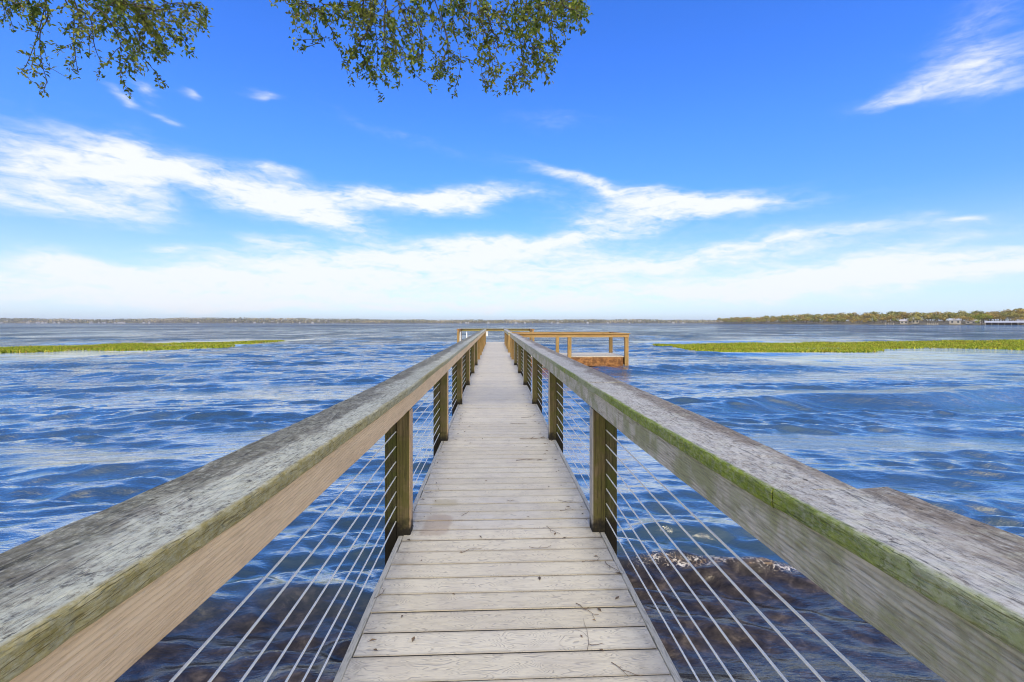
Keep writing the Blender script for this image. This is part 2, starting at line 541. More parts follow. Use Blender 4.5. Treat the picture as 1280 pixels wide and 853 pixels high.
def moss_edge(base_mat, name, cx, moss, tint, pale_w, pale_c, dark_c):
    """cap with moss growing on the inner vertical edge: same wood plus a moss band"""
    m = base_mat.copy()
    m.name = name
    t = NT.__new__(NT)
    t.nt = m.node_tree
    pr = [n for n in t.nt.nodes if n.type == 'BSDF_PRINCIPLED'][0]
    src = pr.inputs['Base Color'].links[0].from_socket
    o = t.obj()
    x, y, z = t.sep(o)
    n1 = t.noise(t.scale(o, (48, 30, 48)), 1.0, 8, 0.75)
    n2 = t.noise(t.scale(o, (3, 1.1, 3)), 1.0, 3, 0.5)
    d = t.math('ABSOLUTE', t.math('SUBTRACT', x, cx))
    d = t.math('ADD', d, t.math('MULTIPLY', t.math('SUBTRACT', n1, 0.5), 0.03))
    band = t.ss(d, 0.022, 0.006)
    band = t.math('MULTIPLY', band, t.ss(n2, 0.30, 0.52, 0.35, 1.0))
    far = t.ss(y, 3.4, 6.5, 1.0, 0.25)
    band = t.math('MULTIPLY', band, far)
    mc = t.mix(t.ss(n1, 0.35, 0.65), moss, tint)
    n3 = t.ss(t.noise(t.scale(o, (90, 60, 90)), 1.0, 7, 0.8), 0.40, 0.55)
    band = t.math('MULTIPLY', band, t.math('ADD', 0.68, t.math('MULTIPLY', n3, 0.32)))
    # across the board: pale lichen on the inner half, dark weathering outside of it
    n4 = t.noise(t.scale(o, (5, 1.3, 5)), 1.0, 5, 0.6, 0.4)
    n5 = t.noise(t.scale(o, (95, 62, 95)), 1.0, 9, 0.82, 0.2)
    u = t.math('ADD', t.math('ABSOLUTE', t.math('SUBTRACT', x, cx)), t.math('MULTIPLY', t.math('SUBTRACT', n4, 0.5), 0.30))
    n6 = t.noise(o, 62.0, 5, 0.7)
    n7 = t.noise(o, 17.0, 7, 0.72, 0.3)
    n8 = t.noise(o, 5.0, 4, 0.6)
    src = t.mix(t.math('MULTIPLY', t.ss(n7, 0.53, 0.60), 0.6), src, (0.52, 0.515, 0.365))
    src = t.mix(t.math('MULTIPLY', t.ss(n7, 0.46, 0.38), 0.5), src, (0.16, 0.13, 0.09))
    pale = t.math('MULTIPLY', t.ss(u, pale_w + 0.03, pale_w - 0.03), t.ss(n5, 0.42, 0.54))
    darkb = t.math('MULTIPLY', t.ss(u, pale_w - 0.01, pale_w + 0.05), t.ss(n5, 0.66, 0.42))
    src = t.mix(t.math('MULTIPLY', darkb, 0.75), src, dark_c)
    src = t.mix(t.math('MULTIPLY', pale, 0.68), src, pale_c)
    src = t.mix(t.math('MULTIPLY', t.math('MULTIPLY', t.ss(n6, 0.57, 0.64), t.ss(n8, 0.42, 0.58)), 0.8), src, (0.04, 0.036, 0.028))
    t.put(pr.inputs['Base Color'], t.mix(band, src, mc))
    return m


M_cap_l2 = moss_edge(M_cap_l, 'weathered_cap_lichen_yellow_edge', -0.517, (0.30, 0.245, 0.07), (0.46, 0.39, 0.17), 0.12, (0.60, 0.60, 0.43), (0.115, 0.105, 0.055))
M_cap_r2 = moss_edge(M_cap_r, 'weathered_cap_grey_green_edge', 0.612, (0.13, 0.18, 0.008), (0.27, 0.33, 0.03), 0.15, (0.60, 0.58, 0.475), (0.18, 0.137, 0.08))



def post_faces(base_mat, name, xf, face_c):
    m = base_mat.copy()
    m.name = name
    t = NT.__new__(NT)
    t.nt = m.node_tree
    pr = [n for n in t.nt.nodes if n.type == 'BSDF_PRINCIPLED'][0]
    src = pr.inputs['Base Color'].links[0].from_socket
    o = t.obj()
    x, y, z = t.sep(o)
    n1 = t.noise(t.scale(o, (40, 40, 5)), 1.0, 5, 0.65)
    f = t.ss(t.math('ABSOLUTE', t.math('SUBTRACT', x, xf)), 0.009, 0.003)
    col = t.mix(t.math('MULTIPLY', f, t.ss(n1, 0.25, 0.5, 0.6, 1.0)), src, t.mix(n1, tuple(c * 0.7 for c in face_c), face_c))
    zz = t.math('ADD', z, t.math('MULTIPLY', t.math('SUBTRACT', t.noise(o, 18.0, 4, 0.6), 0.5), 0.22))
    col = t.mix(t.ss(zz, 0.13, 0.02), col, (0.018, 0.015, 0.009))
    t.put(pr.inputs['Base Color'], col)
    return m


M_post_l = post_faces(M_post, 'mossy_post_sunlit_tan_side', XL0, (0.62, 0.43, 0.25))  # sunlight on the inner face is painted in as tan
M_post_r = post_faces(M_post, 'mossy_post_shaded_grey_side', XR0, (0.45, 0.42, 0.36))  # the unlit inner face is painted in as grey
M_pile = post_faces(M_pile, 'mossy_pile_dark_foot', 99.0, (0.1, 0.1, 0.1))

mm, t = material('galvanised_cable')
t.principled((0.88, 0.865, 0.73), 0.45, t.bump(t.noise(t.scale(t.obj(), (300, 90, 300)), 1.0, 2, 0.5), 0.3, 0.001), 0.5)
M_cable = mm
mm, t = material('white_gloss')
t.principled(t.mix(t.noise(t.obj(), 20, 4, 0.6), (0.78, 0.78, 0.76), (0.66, 0.66, 0.62)), 0.4)
M_white = mm
mm, t = material('twig_bark')
t.principled(t.mix(t.noise(t.obj(), 60, 3, 0.6), (0.09, 0.065, 0.04), (0.24, 0.18, 0.11)), 0.9)
M_twig = mm
mm, t = material('dry_leaf')
t.principled(t.mix(t.rand(), (0.08, 0.055, 0.03), (0.24, 0.16, 0.08)), 0.8)
M_dry = mm


# ------------------------------------------------------------------ floating grass outline (surveyed), needed by the water too
def px_poly(top, bot):
    return top + bot[::-1]


LEFT_TOP = [(-60, 437), (0, 435.4), (100, 432.6), (170, 430), (240, 429), (300, 427.6), (352, 426.2)]
LEFT_BOT = [(-60, 443), (0, 441), (60, 439.6), (100, 437.6), (150, 438.2), (210, 437.6), (245, 435.6), (280, 434.4), (300, 431.5), (325, 428.8), (352, 427.0)]
RIGHT_TOP = [(822, 431.6), (860, 431), (900, 430), (1000, 429), (1100, 428), (1180, 426.6), (1290, 425.6), (1400, 425)]
RIGHT_BOT = [(822, 432.4), (850, 435.6), (880, 440), (905, 442), (935, 442.6), (1000, 440.4), (1060, 440.6), (1085, 440), (1100, 437), (1160, 434.8), (1230, 436), (1290, 438.2), (1400, 441)]


def edge_world(pts):
    return np.array([[*on_plane(px, py, WATER).xy] for px, py in pts])


def front_y(x, pts):
    e = edge_world(pts)
    idx = np.argsort(e[:, 0])
    return np.interp(x, e[idx, 0], e[idx, 1], left=np.nan, right=np.nan)


# ------------------------------------------------------------------ water
def build_water():
    r = np.concatenate([np.exp(np.arange(math.log(0.7), math.log(3.2), 0.011)), np.exp(np.arange(math.log(3.2), math.log(42), 0.0038)), np.exp(np.linspace(math.log(42), math.log(5200), 460))])
    rows, cols = len(r), 800
    a = np.linspace(-R(84), R(84), cols)
    rr, aa = np.meshgrid(r, a, indexing='ij')
    cx, cy = 0.0, -2.2
    X = cx + rr * np.sin(aa)
    Y = cy + rr * np.cos(aa)
    spac = np.repeat(np.gradient(r)[:, None], cols, 1)
    h = np.zeros_like(X)
    dxs = np.zeros_like(X)
    dys = np.zeros_like(X)
    calm = np.ones_like(X)
    for pts in (LEFT_BOT, RIGHT_BOT):
        fy = front_y(X, pts)
        d = fy - Y
        ok = np.isfinite(fy)
        c = np.where(ok & (d > -22) & (d < 14), 1 - 0.75 * np.clip(np.minimum((d + 22) / 4, (14 - d) / 9), 0, 1), 1.0)
        calm = np.minimum(calm, c)
    # gusts: patches of stronger and weaker chop
    gust = np.zeros_like(X)
    lr = np.random.default_rng(5)
    for i in range(14):
        lam = lr.uniform(6, 30)
        th = lr.uniform(0, 2 * math.pi)
        gust += np.sin((X * math.cos(th) * 0.6 + Y * math.sin(th)) * 2 * math.pi / lam + lr.uniform(0, 6.3))
    gust = 0.9 + 0.16 * gust
    gust = np.clip(gust, 0.35, 1.6) * calm
    Yw = Y + 0.32 * (np.sqrt(X ** 2 + 36) - 6)      # wave fronts bend round as they reach the shallows
    nw = 90
    lams = np.exp(np.linspace(math.log(0.22), math.log(6.5), nw))
    for lam in lams:
        th = lr.normal(R(-2), R(9) if lam > 1.2 else R(13))
        k = 2 * math.pi / lam
        kx, ky = k * math.sin(th), k * math.cos(th)
        amp = 0.0027 * lam ** 0.80 * lr.uniform(0.6, 1.4)
        if lam > 3.2:
            amp *= 0.75
        ph = kx * X + ky * Yw + lr.uniform(0, 6.3)
        fade = np.clip((lam / spac - 2.6) / 3.0, 0, 1)
        A = amp * fade * gust
        s, c = np.sin(ph), np.cos(ph)
        h += A * s
        dxs += A * c * math.sin(th) * 0.75
        dys += A * c * math.cos(th) * 0.75
    # wind ripples in packets
    pk = np.zeros_like(X)
    for i in range(10):
        lam = lr.uniform(1.6, 6)
        th = lr.normal(0, 0.5)
        pk += np.sin((X * math.sin(th) * 0.5 + Y * math.cos(th)) * 2 * math.pi / lam + lr.uniform(0, 6.3))
    pk = np.clip(0.62 + 0.20 * pk, 0.05, 1.3) * calm
    rip = np.zeros_like(X)
    for lam in np.exp(np.linspace(math.log(0.2), math.log(1.05), 54)):
        th = lr.normal(R(-2), R(11))
        k = 2 * math.pi / lam
        ph = k * math.sin(th) * X + k * math.cos(th) * Yw + lr.uniform(0, 6.3)
        rip += 0.0050 * lam ** 0.90 * np.clip((lam / spac - 2.4) / 2.0, 0, 1) * np.sin(ph)
    for lam in np.exp(np.linspace(math.log(0.11), math.log(0.36), 26)):
        th = lr.normal(R(6), R(24))
        k = 2 * math.pi / lam
        ph = k * math.sin(th) * X + k * math.cos(th) * Yw + lr.uniform(0, 6.3)
        rip += 0.0090 * lam * np.clip((lam / spac - 3.0) / 2.0, 0, 1) * np.sin(ph)
    h += rip * pk * 1.45
    # rolling swells heading for the shore (crest facing the pier)
    def swell(x0, x1, yf, A, wf, wb, soft):
        nonlocal h
        env = 1 / (1 + np.exp(-(X - x0) / soft)) * 1 / (1 + np.exp((X - x1) / soft))
        y0 = yf(X)
        d = Y - y0
        h += env * A * np.where(d < 0, np.exp(-(d / wf) ** 2), np.exp(-(d / wb) ** 2))
        h -= env * A * 0.35 * np.exp(-((d + 2.2 * wf) / (1.3 * wf)) ** 2)
    swell(4.6, 17, lambda x: 10.2 + 0.10 * (x - 8) + 0.2 * np.sin(x * 1.1), 0.24, 0.33, 1.3, 1.0)
    swell(2.0, 9.0, lambda x: 8.9 + 0.18 * np.sin(x * 1.7), 0.07, 0.4, 1.0, 0.8)
    swell(-9, -2.6, lambda x: 6.1 - 0.10 * (x + 5) + 0.15 * np.sin(x * 1.6), 0.075, 0.36, 0.8, 0.7)
    swell(-7, -1.2, lambda x: 9.3 + 0.16 * np.sin(x * 1.3), 0.075, 0.42, 0.9, 0.7)
    swell(2.2, 14, lambda x: 17.5 + 0.1 * x + 0.3 * np.sin(x * 0.8), 0.14, 0.5, 1.2, 1.0)
    swell(-24, -5, lambda x: 15.5 - 0.08 * x + 0.3 * np.sin(x * 0.7), 0.10, 0.5, 1.2, 1.2)
    for i in range(26):
        yy = lr.uniform(18, 75)
        xx = lr.uniform(-1.1, 1.1) * yy
        w = lr.uniform(3, 9)
        swell(xx - w, xx + w, lambda x, yy=yy: yy + 0.4 * np.sin(x * 0.6 + yy), lr.uniform(0.08, 0.16), 0.5, 1.2, 1.4)
    # surge line breaking against the shallows to the right of the first bay
    yb = 3.62 + 0.10 * np.sin(X * 2.3 + 0.6) + 0.06 * np.sin(X * 5.1) - 0.10 * np.clip(X - 2, 0, 3)
    e = 1 / (1 + np.exp(-(X - 0.2) / 0.15))
    h += e * 0.035 * np.exp(-np.where(Y < yb, (Y - yb) / 0.07, (Y - yb) / 0.6) ** 2)
    shallow = 1 / (1 + np.exp((Y - yb) / 0.03))
    ybl = 3.25 + 0.2 * np.sin(X * 1.7) + 0.13 * np.sin(X * 4.3 + 1) + 0.35 * (X + 1.5) * 0.3
    shl = 1 / (1 + np.exp((Y - ybl) / 0.12))
    shallow = np.where(X > 0, shallow, shl)
    foam = np.exp(-((Y - yb + 0.07 + 0.04 * np.sin(X * 9)) / 0.085) ** 2) * (1 / (1 + np.exp(-(X - 1.05) / 0.1))) * (1 / (1 + np.exp((X - 3.2) / 0.3)))
    foam = np.maximum(foam, 0.30 * np.exp(-((Y - 2.2 - 0.45 * (X - 2)) / 0.35) ** 2) * (X > 1.2))
    foam = np.maximum(foam, 0.30 * np.exp(-((Y - 1.55 - 0.3 * (X - 1.3)) / 0.12) ** 2) * (X > 0.9))
    foam = np.where(X > 0, foam * 0.66, 0)
    h = h * np.clip((Y + 1.5) / 3.0, 0.25, 1)
    V = np.stack([X + dxs, Y + dys, WATER + h], -1).reshape(-1, 3)
    i, j = np.meshgrid(np.arange(rows - 1), np.arange(cols - 1), indexing='ij')
    b = (i * cols + j).ravel()
    F = np.stack([b, b + cols, b + cols + 1, b + 1], -1)
    m, t = material('lake_water')
    o = t.obj()
    x, y, z = t.sep(o)

    def at(n):
        return t.n('ShaderNodeAttribute', attribute_name=n).outputs['Fac']
    calm_s, sh, fo = at('calm'), at('shallow'), at('foam')
    dist = t.math('SQRT', t.math('ADD', t.math('MULTIPLY', x, x), t.math('MULTIPLY', y, y)))
    r1 = t.noise(t.scale(o, (1.0, 2.6, 1.0)), 3.2, 6, 0.62, 0.5)
    r2 = t.noise(t.scale(o, (0.7, 1.7, 1.0), (3, 5, 0)), 0.42, 5, 0.6, 0.4)
    r3 = t.noise(t.scale(o, (0.55, 1.6, 1.0), (3, 5, 0)), 0.09, 4, 0.6, 0.4)
    far = t.ss(dist, 12, 60)
    vfar = t.ss(dist, 60, 350)
    r0 = t.noise(t.scale(o, (1.0, 3.2, 1.0), (7, 2, 0)), 9.0, 4, 0.6, 0.4)
    r1 = t.math('ADD', r1, t.math('MULTIPLY', r0, t.ss(dist, 3, 40, 0.40, 0.1)))
    rm = t.noise(t.scale(o, (0.75, 2.1, 1.0), (1, 6, 0)), 1.5, 4, 0.58, 0.5)
    rm = t.math('SUBTRACT', 1.0, t.math('ABSOLUTE', t.math('SUBTRACT', t.math('MULTIPLY', rm, 2.0), 1.0)))
    r1 = t.math('ADD', r1, t.math('MULTIPLY', rm, 0.75))
    hgt = t.math('ADD', t.math('MULTIPLY', r1, t.ss(dist, 0, 50, 0.012, 0.10)), t.math('ADD', t.math('MULTIPLY', t.math('MULTIPLY', r2, far), 0.9), t.math('MULTIPLY', t.math('MULTIPLY', r3, vfar), 3.6)))
    nb = t.n('ShaderNodeBump')
    nb.inputs['Distance'].default_value = 1.0
    t.put(nb.inputs['Height'], hgt)
    t.put(nb.inputs['Strength'], t.math('MULTIPLY', calm_s, 0.9))
    patch = t.noise(t.scale(o, (0.35, 1.3, 1)), 0.55, 6, 0.65, 0.6)
    deep = t.mix(t.ss(patch, 0.35, 0.68), (0.030, 0.062, 0.098), (0.062, 0.102, 0.138))
    bn = t.noise(t.scale(o, (1, 1.6, 1)), 8.0, 7, 0.72, 0.5)
    bn2 = t.noise(t.scale(o, (1, 1.7, 1)), 11.0, 5, 0.7, 0.6)
    bed = t.ramp(t.math('ADD', t.math('MULTIPLY', bn, 0.7), t.math('MULTIPLY', bn2, 0.3)), [(0.36, (0.014, 0.013, 0.016)), (0.52, (0.050, 0.042, 0.040)), (0.70, (0.16, 0.128, 0.105))])
    col = t.mix(sh, deep, bed)
    vo = t.n('ShaderNodeTexVoronoi', feature='DISTANCE_TO_EDGE')
    t.put(vo.inputs['Vector'], t.vmath('ADD', o, t.vmath('MULTIPLY', t.noise(o, 9.0, 3, 0.6, 0.0, 'Color'), (0.12, 0.12, 0.0))))
    vo.inputs['Scale'].default_value = 30.0
    lace = t.ss(vo.outputs['Distance'], 0.16, 0.0)
    fn = t.math('ADD', t.math('MULTIPLY', lace, 0.16), t.math('MULTIPLY', t.noise(t.scale(o, (1, 1.3, 1)), 42.0, 6, 0.8, 0.5), 0.95))
    fm = t.ss(t.math('ADD', fo, t.math('MULTIPLY', t.math('SUBTRACT', fn, 0.5), 1.9)), 0.62, 0.86)
    fm = t.math('MULTIPLY', t.math('MULTIPLY', fm, t.ss(fo, 0.08, 0.3)), 0.85)
    fcol = t.mix(t.ss(t.noise(o, 17.0, 4, 0.6), 0.42, 0.6), (0.30, 0.21, 0.13), (0.80, 0.74, 0.63))
    col = t.mix(fm, col, fcol)
    rough = t.math('ADD', 0.05, t.math('MULTIPLY', fm, 0.6))
    # gusts: ruffled patches mirror less of the low sky than smooth ones
    g_a = t.noise(t.scale(o, (0.012, 0.006, 1), (3, 9, 0)), 1.0, 6, 0.72, 0.4)
    g_b = t.noise(t.scale(o, (0.10, 0.05, 1), (1, 4, 0)), 1.0, 6, 0.72, 0.5)
    g_c = t.noise(t.scale(o, (0.34, 0.42, 1), (8, 2, 0)), 1.0, 6, 0.70, 0.5)
    w1, w2 = t.ss(dist, 90, 400), t.ss(dist, 18, 80)
    gust_n = t.math('ADD', t.math('MULTIPLY', g_a, w1), t.math('MULTIPLY', t.math('SUBTRACT', 1.0, w1), t.math('ADD', t.math('MULTIPLY', g_b, w2), t.math('MULTIPLY', g_c, t.math('SUBTRACT', 1.0, w2)))))
    ruff = t.math('MULTIPLY', t.ss(gust_n, 0.38, 0.62), t.math('MULTIPLY', calm_s, t.ss(dist, 6, 60, 0.18, 0.66)))
    spec = t.math('MULTIPLY', t.math('MULTIPLY', t.math('SUBTRACT', 1.0, fm), t.math('SUBTRACT', 1.0, ruff)), t.ss(sh, 0, 1, 1.0, 0.30))
    p = t.principled(col, 0.7, nb.outputs[0], 0.0)
    gl = t.n('ShaderNodeBsdfGlossy')
    gl.inputs['Color'].default_value = (1.0, 0.915, 0.70, 1)
    t.put(gl.inputs['Roughness'], rough)
    t.put(gl.inputs['Normal'], nb.outputs[0])
    lw = t.n('ShaderNodeLayerWeight')
    t.put(lw.inputs['Normal'], nb.outputs[0])
    lw.inputs['Blend'].default_value = 0.5
    fres = t.math('ADD', 0.03, t.math('MULTIPLY', t.ss(lw.outputs['Facing'], 0.13, 0.79), 0.97))
    mx = t.n('ShaderNodeMixShader')
    t.put(mx.inputs[0], t.math('MULTIPLY', fres, spec, clamp=True))
    t.nt.links.new(p.outputs[0], mx.inputs[1])
    t.nt.links.new(gl.outputs[0], mx.inputs[2])
    t.nt.links.new(mx.outputs[0], [n for n in t.nt.nodes if n.type == 'OUTPUT_MATERIAL'][0].inputs[0])
    w = mesh_np('lake_water', V, F, m, smooth=True, attrs={'calm': calm.ravel(), 'shallow': shallow.ravel(), 'foam': foam.ravel()})
    tag(w, 'choppy blue lake water with brown shallows by the shore', None, None, 'structure')


build_water()

# ground: bank behind the camera, sloping to the lake bed, one sheet out to the far shores
mm, t = material('sandy_ground')
o = t.obj()
t.principled(t.mix(t.noise(o, 1.3, 6, 0.65), (0.12, 0.10, 0.06), (0.26, 0.21, 0.13)), 0.95, t.bump(t.noise(o, 9, 5, 0.6), 0.4, 0.03))
gy = np.array([-60, -20, -8, -3, -1, 2, 6, 12, 30, 80, 400, 2600.0, 3600.0])
gz = np.array([1.4, .9, .2, -.35, -.62, -.95, -1.3, -1.7, -2.3, -3, -4, -4, -4])
gx = np.concatenate([-np.array([4200, 2200, 900, 300, 100, 40, 15, 6.0]), [0], np.array([6, 15, 40, 100, 300, 900, 2200, 4200.0])])
GX, GY = np.meshgrid(gx, gy, indexing='xy')
GZ = np.repeat(gz[:, None], len(gx), 1)
nx, ny = len(gx), len(gy)
b = (np.arange(ny - 1)[:, None] * nx + np.arange(nx - 1)[None]).ravel()
g = mesh_np('ground', np.stack([GX, GY, GZ], -1).reshape(-1, 3), np.stack([b, b + 1, b + nx + 1, b + nx], -1), mm, smooth=True)
tag(g, 'sandy bank and lake bed', None, None, 'structure')

# ------------------------------------------------------------------ the pier
XL, XR = -0.535, 0.632                 # inner faces of the left and right posts
DEPTH_Y = np.array([-2, 0, .5, 1.0, 2.0, 3.0, 4.5, 18, 40.0])
DROP = np.array([.325, .335, .345, .368, .39, .397, .402, .408, .41])


def cap_top(y):
    return EYE - float(np.interp(y, DEPTH_Y, DROP))


POST_Y = [2.92 + 2.33 * k for k in range(12)]
pier = empty('pier', (0.05, 15, WATER), 'long narrow pier with beige deck boards, cable railings and mossy weathered handrails', 'pier')

# deck of separate boards
mb = MB()
y = -1.5
nb_ = 0
while y < 30.0:
    dz = random.gauss(0, 0.0007)
    e0, e1 = random.uniform(-.003, .003), random.uniform(-.003, .003)
    mb.box(-0.575 + e0, 0.677 + e1, y, y + 0.1330, -0.026 + dz, dz, 0.0018 if y < 12 else 0.0)
    mb.box(-0.570, 0.672, y + 0.1322, y + 0.1412, -0.02, -0.0030, 0, 1)  # dark strip added in each gap, painting in the shade between boards
    y += 0.1405
mm, t = material('gap_shade_fill')
t.principled(t.mix(t.noise(t.obj(), 30, 4, 0.6), (0.012, 0.010, 0.007), (0.04, 0.032, 0.023)), 0.95)
M_gap = mm
mb.build('deck', [M_deck, M_gap], pier)
# rim joists under the deck edges
for x0, x1 in ((-0.60, -0.562), (0.664, 0.702)):
    j = MB()
    j.box(x0, x1, -1.5, 29.9, -0.23, -0.0275, 0.003)
    j.build('joist', M_joist, pier)
j = MB()
j.box(0.03, 0.07, -1.5, 29.9, -0.23, -0.0275)
j.build('joist', M_joist, pier)

for k in range(-1, 12):
    y0 = (POST_Y[k] + 0.10) if k >= 0 else -1.5
    y1 = (POST_Y[k + 1] - 0.006) if k + 1 < 12 else 30.0
    if y1 - y0 < 0.1:
        continue
    for x0, x1 in ((-0.607, -0.5785), (0.6805, 0.709)):
        s = MB()
        n = 8
        s.sweep(rounded(x0, x1, -0.0262, 0.0015, 0.004, 2), list(np.linspace(y0, y1, n)), lambda y: 0, lambda y: 0, 0.0006)
        s.build('edge_strip', M_strip, pier)

OPEN0, OPEN1 = 18.1, 20.75              # opening in the right railing towards the side platform
painted_sun_after = 16.5  # posts beyond this take the copy with sun in its colour
for k, y in enumerate(POST_Y):
    for side in (-1, 1):
        if side == 1 and OPEN0 < y < OPEN1:
            continue
        zt = EYE - 0.557
        xi = XL if side < 0 else XR
        p = MB()
        tw = random.gauss(0, 0.004)
        p.box(min(xi, xi + side * 0.086), max(xi, xi + side * 0.086), y + tw, y + 0.092 + tw, -0.03, zt, 0.005)
        p.build('post', (M_post_l if side < 0 else M_post_r) if y < painted_sun_after else M_post_sun, pier)
        xo = xi + side * 0.0885
        q = MB()
        q.box(min(xo, xo + side * 0.076), max(xo, xo + side * 0.076), y + 0.012 + tw, y + 0.10 + tw, -3.0, zt + 0.09, 0.005)
        q.build('pile', M_pile if y < painted_sun_after else M_post_sun, pier)
# corner posts at the opening
for y in (OPEN0 - 0.1, OPEN1):
    p = MB()
    p.box(XR, XR + 0.13, y, y + 0.13, -3.0, EYE - 0.557, 0.006)
    p.build('post', M_post_sun, pier)


def fz_cap(y):
    return cap_top(y)


# handrail caps, board by board (joints stand over posts), inner and outer edges
cap_segs_l = [(-1.5, 4.62), (4.625, 9.3), (9.305, 13.95), (13.955, 18.6), (18.605, 23.2), (23.205, 30.0)]
cap_segs_r = [(-1.5, 0.985), (0.99, 3.02), (3.03, 4.0), (4.01, 9.98), (9.985, 14.6), (14.605, OPEN0 + 0.06), (OPEN1 - 0.05, 25.4), (25.405, 30.0)]


def cap(seg, xa, xb, mat, taper=None):
    m = MB()
    y0, y1 = seg
    n = max(4, int((y1 - y0) / 0.035)) if y0 < 6 else max(4, int((y1 - y0) / 0.2))
    ys = list(np.linspace(y0, y1, n))
    ph = random.uniform(0, 6)
    sec = rounded(0, 1, -0.043, 0.0, 0.007, 3)
    verts, nsec = [], len(sec)
    fs = []
    for i, y in enumerate(ys):
        a = xa + 0.0028 * math.sin(y * 2.1 + ph) + random.gauss(0, 0.0007)
        bb = xb + 0.004 * math.sin(y * 1.3 + ph * 2) + random.gauss(0, 0.0012)
        if taper:
            bb -= taper(y)
        if xa > bb:
            pass
        w = bb - a
        # slight cupping and worn edges
        zt = fz_cap(y) + 0.0015 * math.sin(y * 3 + ph)
        for (u, z) in sec_points(abs(w), 0.043):
            xx = a + math.copysign(u, w)
            cup = 0.004 * (2 * abs(u / abs(w) - 0.5)) ** 2
            verts.append((xx, y, zt + z + cup - 0.003 + random.gauss(0, 0.0006)))
    nsec = len(verts) // len(ys)
    for i in range(len(ys) - 1):
        for k in range(nsec):
            p_, q_ = i * nsec + k, i * nsec + (k + 1) % nsec
            fs.append((p_, q_, q_ + nsec, p_ + nsec))
    fs.append(tuple(range(nsec - 1, -1, -1)))
    fs.append(tuple(range((len(ys) - 1) * nsec, len(ys) * nsec)))
    m.add(verts, fs)
    return m.build('handrail_cap', mat, pier, smooth=False)


def sec_points(w, th, r=0.008, n=3):
    out = []
    for cx, cz, a0 in ((w - r, -r, 0), (r, -r, 90), (r, -th + r, 180), (w - r, -th + r, 270)):
        for i in range(n + 1):
            a = R(a0 + 90 * i / n)
            out.append((cx + r * math.cos(a), cz + r * math.sin(a)))
        if a0 == 0:      # points across the top so the cupping shows
            for s in (0.8, 0.6, 0.4, 0.2):
                out.append((r + (w - 2 * r) * s, 0.0))
    return out


for i, s in enumerate(cap_segs_l):
    cap(s, -0.522 + random.uniform(-.003, .003), -0.765, M_cap_l2)
for i, s in enumerate(cap_segs_r):
    tp = None
    if i == 1:
        tp = lambda y: 0.058 * max(0.0, 1 - (y - 0.99) / 0.95) ** 1.3     # split-off outer corner
    cap(s, 0.618 + (0.0, -0.004, 0.003, -0.002, 0.002, 0, 0, 0)[i], 0.878 if i == 0 else 0.872, M_cap_r2, tp)


def rail_board(y0, y1, xi, side, mat):
    m = MB()
    n = max(3, int((y1 - y0) / (0.08 if y0 < 6 else 0.3)))
    ys = list(np.linspace(y0, y1, n))
    x0, x1 = sorted((xi + side * 0.001, xi + side * 0.085))
    zb = -0.557 + 0.402                  # bottom of the board below the cap top
    sec = rounded(x0, x1, zb, -0.0405, 0.005, 2)
    m.sweep(sec, ys, lambda y: 0.0012 * math.sin(y * 1.9), lambda y: cap_top(y), 0.0006)
    m.build('rail_board', mat, pier)


for a, bb in ((-1.5, 2.96), (2.965, 9.95), (9.955, 16.9), (16.905, 23.9), (23.905, 30.0)):
    rail_board(a, bb, XL, -1, M_board_l if a < 2 else M_board_l)
for a, bb in ((-1.5, 2.30), (2.306, 3.4), (3.406, 9.95), (9.955, OPEN0), (OPEN1, 30.0)):
    rail_board(a, bb, XR, 1, M_board_r)

# cables: seven a side, run through the outer posts
for side, xc in ((-1, -0.628), (1, 0.724)):
    for i in range(7):
        z = 0.084 + 0.0955 * i
        spans = ((-1.4, 30.0),) if side < 0 else ((-1.4, OPEN0), (OPEN1 + 0.06, 30.0))
        for (a, bb) in spans:
            c = MB()
            pts = []
            for k, yy in enumerate(np.linspace(a, bb, max(4, int((bb - a) / 0.583)))):
                ph = ((yy - POST_Y[0]) / 2.33) % 1.0
                pts.append((xc + 0.001 * math.sin(yy * 2 + i), yy, z - 0.010 * math.sin(math.pi * ph) * (0.3 + 0.7 * ((i * 37) % 5) / 4)))
            c.tube(pts, 0.0037, 6)
            c.build('cable', M_cable, pier, smooth=True)

# ------------------------------------------------------------------ side platform
plat = empty('side_platform', (3.0, 19.5, WATER), 'orange timber boat platform with open railing standing right of the long pier', 'platform')
PX0, PX1, PY0, PY1 = 0.80, 5.38, 18.22, 20.72
mb = MB()
yy = PY0 + 0.04
while yy < PY1 - 0.1:
    mb.box(PX0, PX1 - 0.04, yy, yy + 0.135, -0.026, random.gauss(0, .001))
    yy += 0.1405
mb.build('platform_deck', M_deck, plat)
for (x0, x1, y0, y1, mt) in ((PX0, PX1 - 0.19, PY0 - 0.02, PY0 + 0.03, M_skirt), (PX0, PX1, PY1, PY1 + 0.04, M_skirt), (PX1 - 0.045, PX1 - 0.003, PY0 + 0.16, PY1 - 0.003, M_skirt)):
    s = MB()
    s.box(x0, x1, y0, y1, -0.37, -0.027, 0.004)
    s.build('skirt_board', mt, plat)
for (x, y) in ((2.93, PY0 - 0.13), (5.24, PY0 - 0.11), (2.80, PY1 - 0.06), (5.26, PY1 - 0.06)):
    p = MB()
    p.box(x, x + 0.145, y, y + 0.14, -3.2, 0.775, 0.008)
    p.build('post', M_post_sun, plat)
for (x0, x1, y0, y1, mt) in ((0.77, 5.40, PY0 - 0.12, PY0 - 0.03, M_plat), (PX0, 5.40, PY1 - 0.045, PY1 + 0.045, M_plat), (5.29, 5.38, PY0 - 0.027, PY1 - 0.048, M_plat_y)):
    p = MB()
    p.box(x0, x1, y0, y1, 0.777, 0.905, 0.006)
    p.build('rail_board', mt, plat)
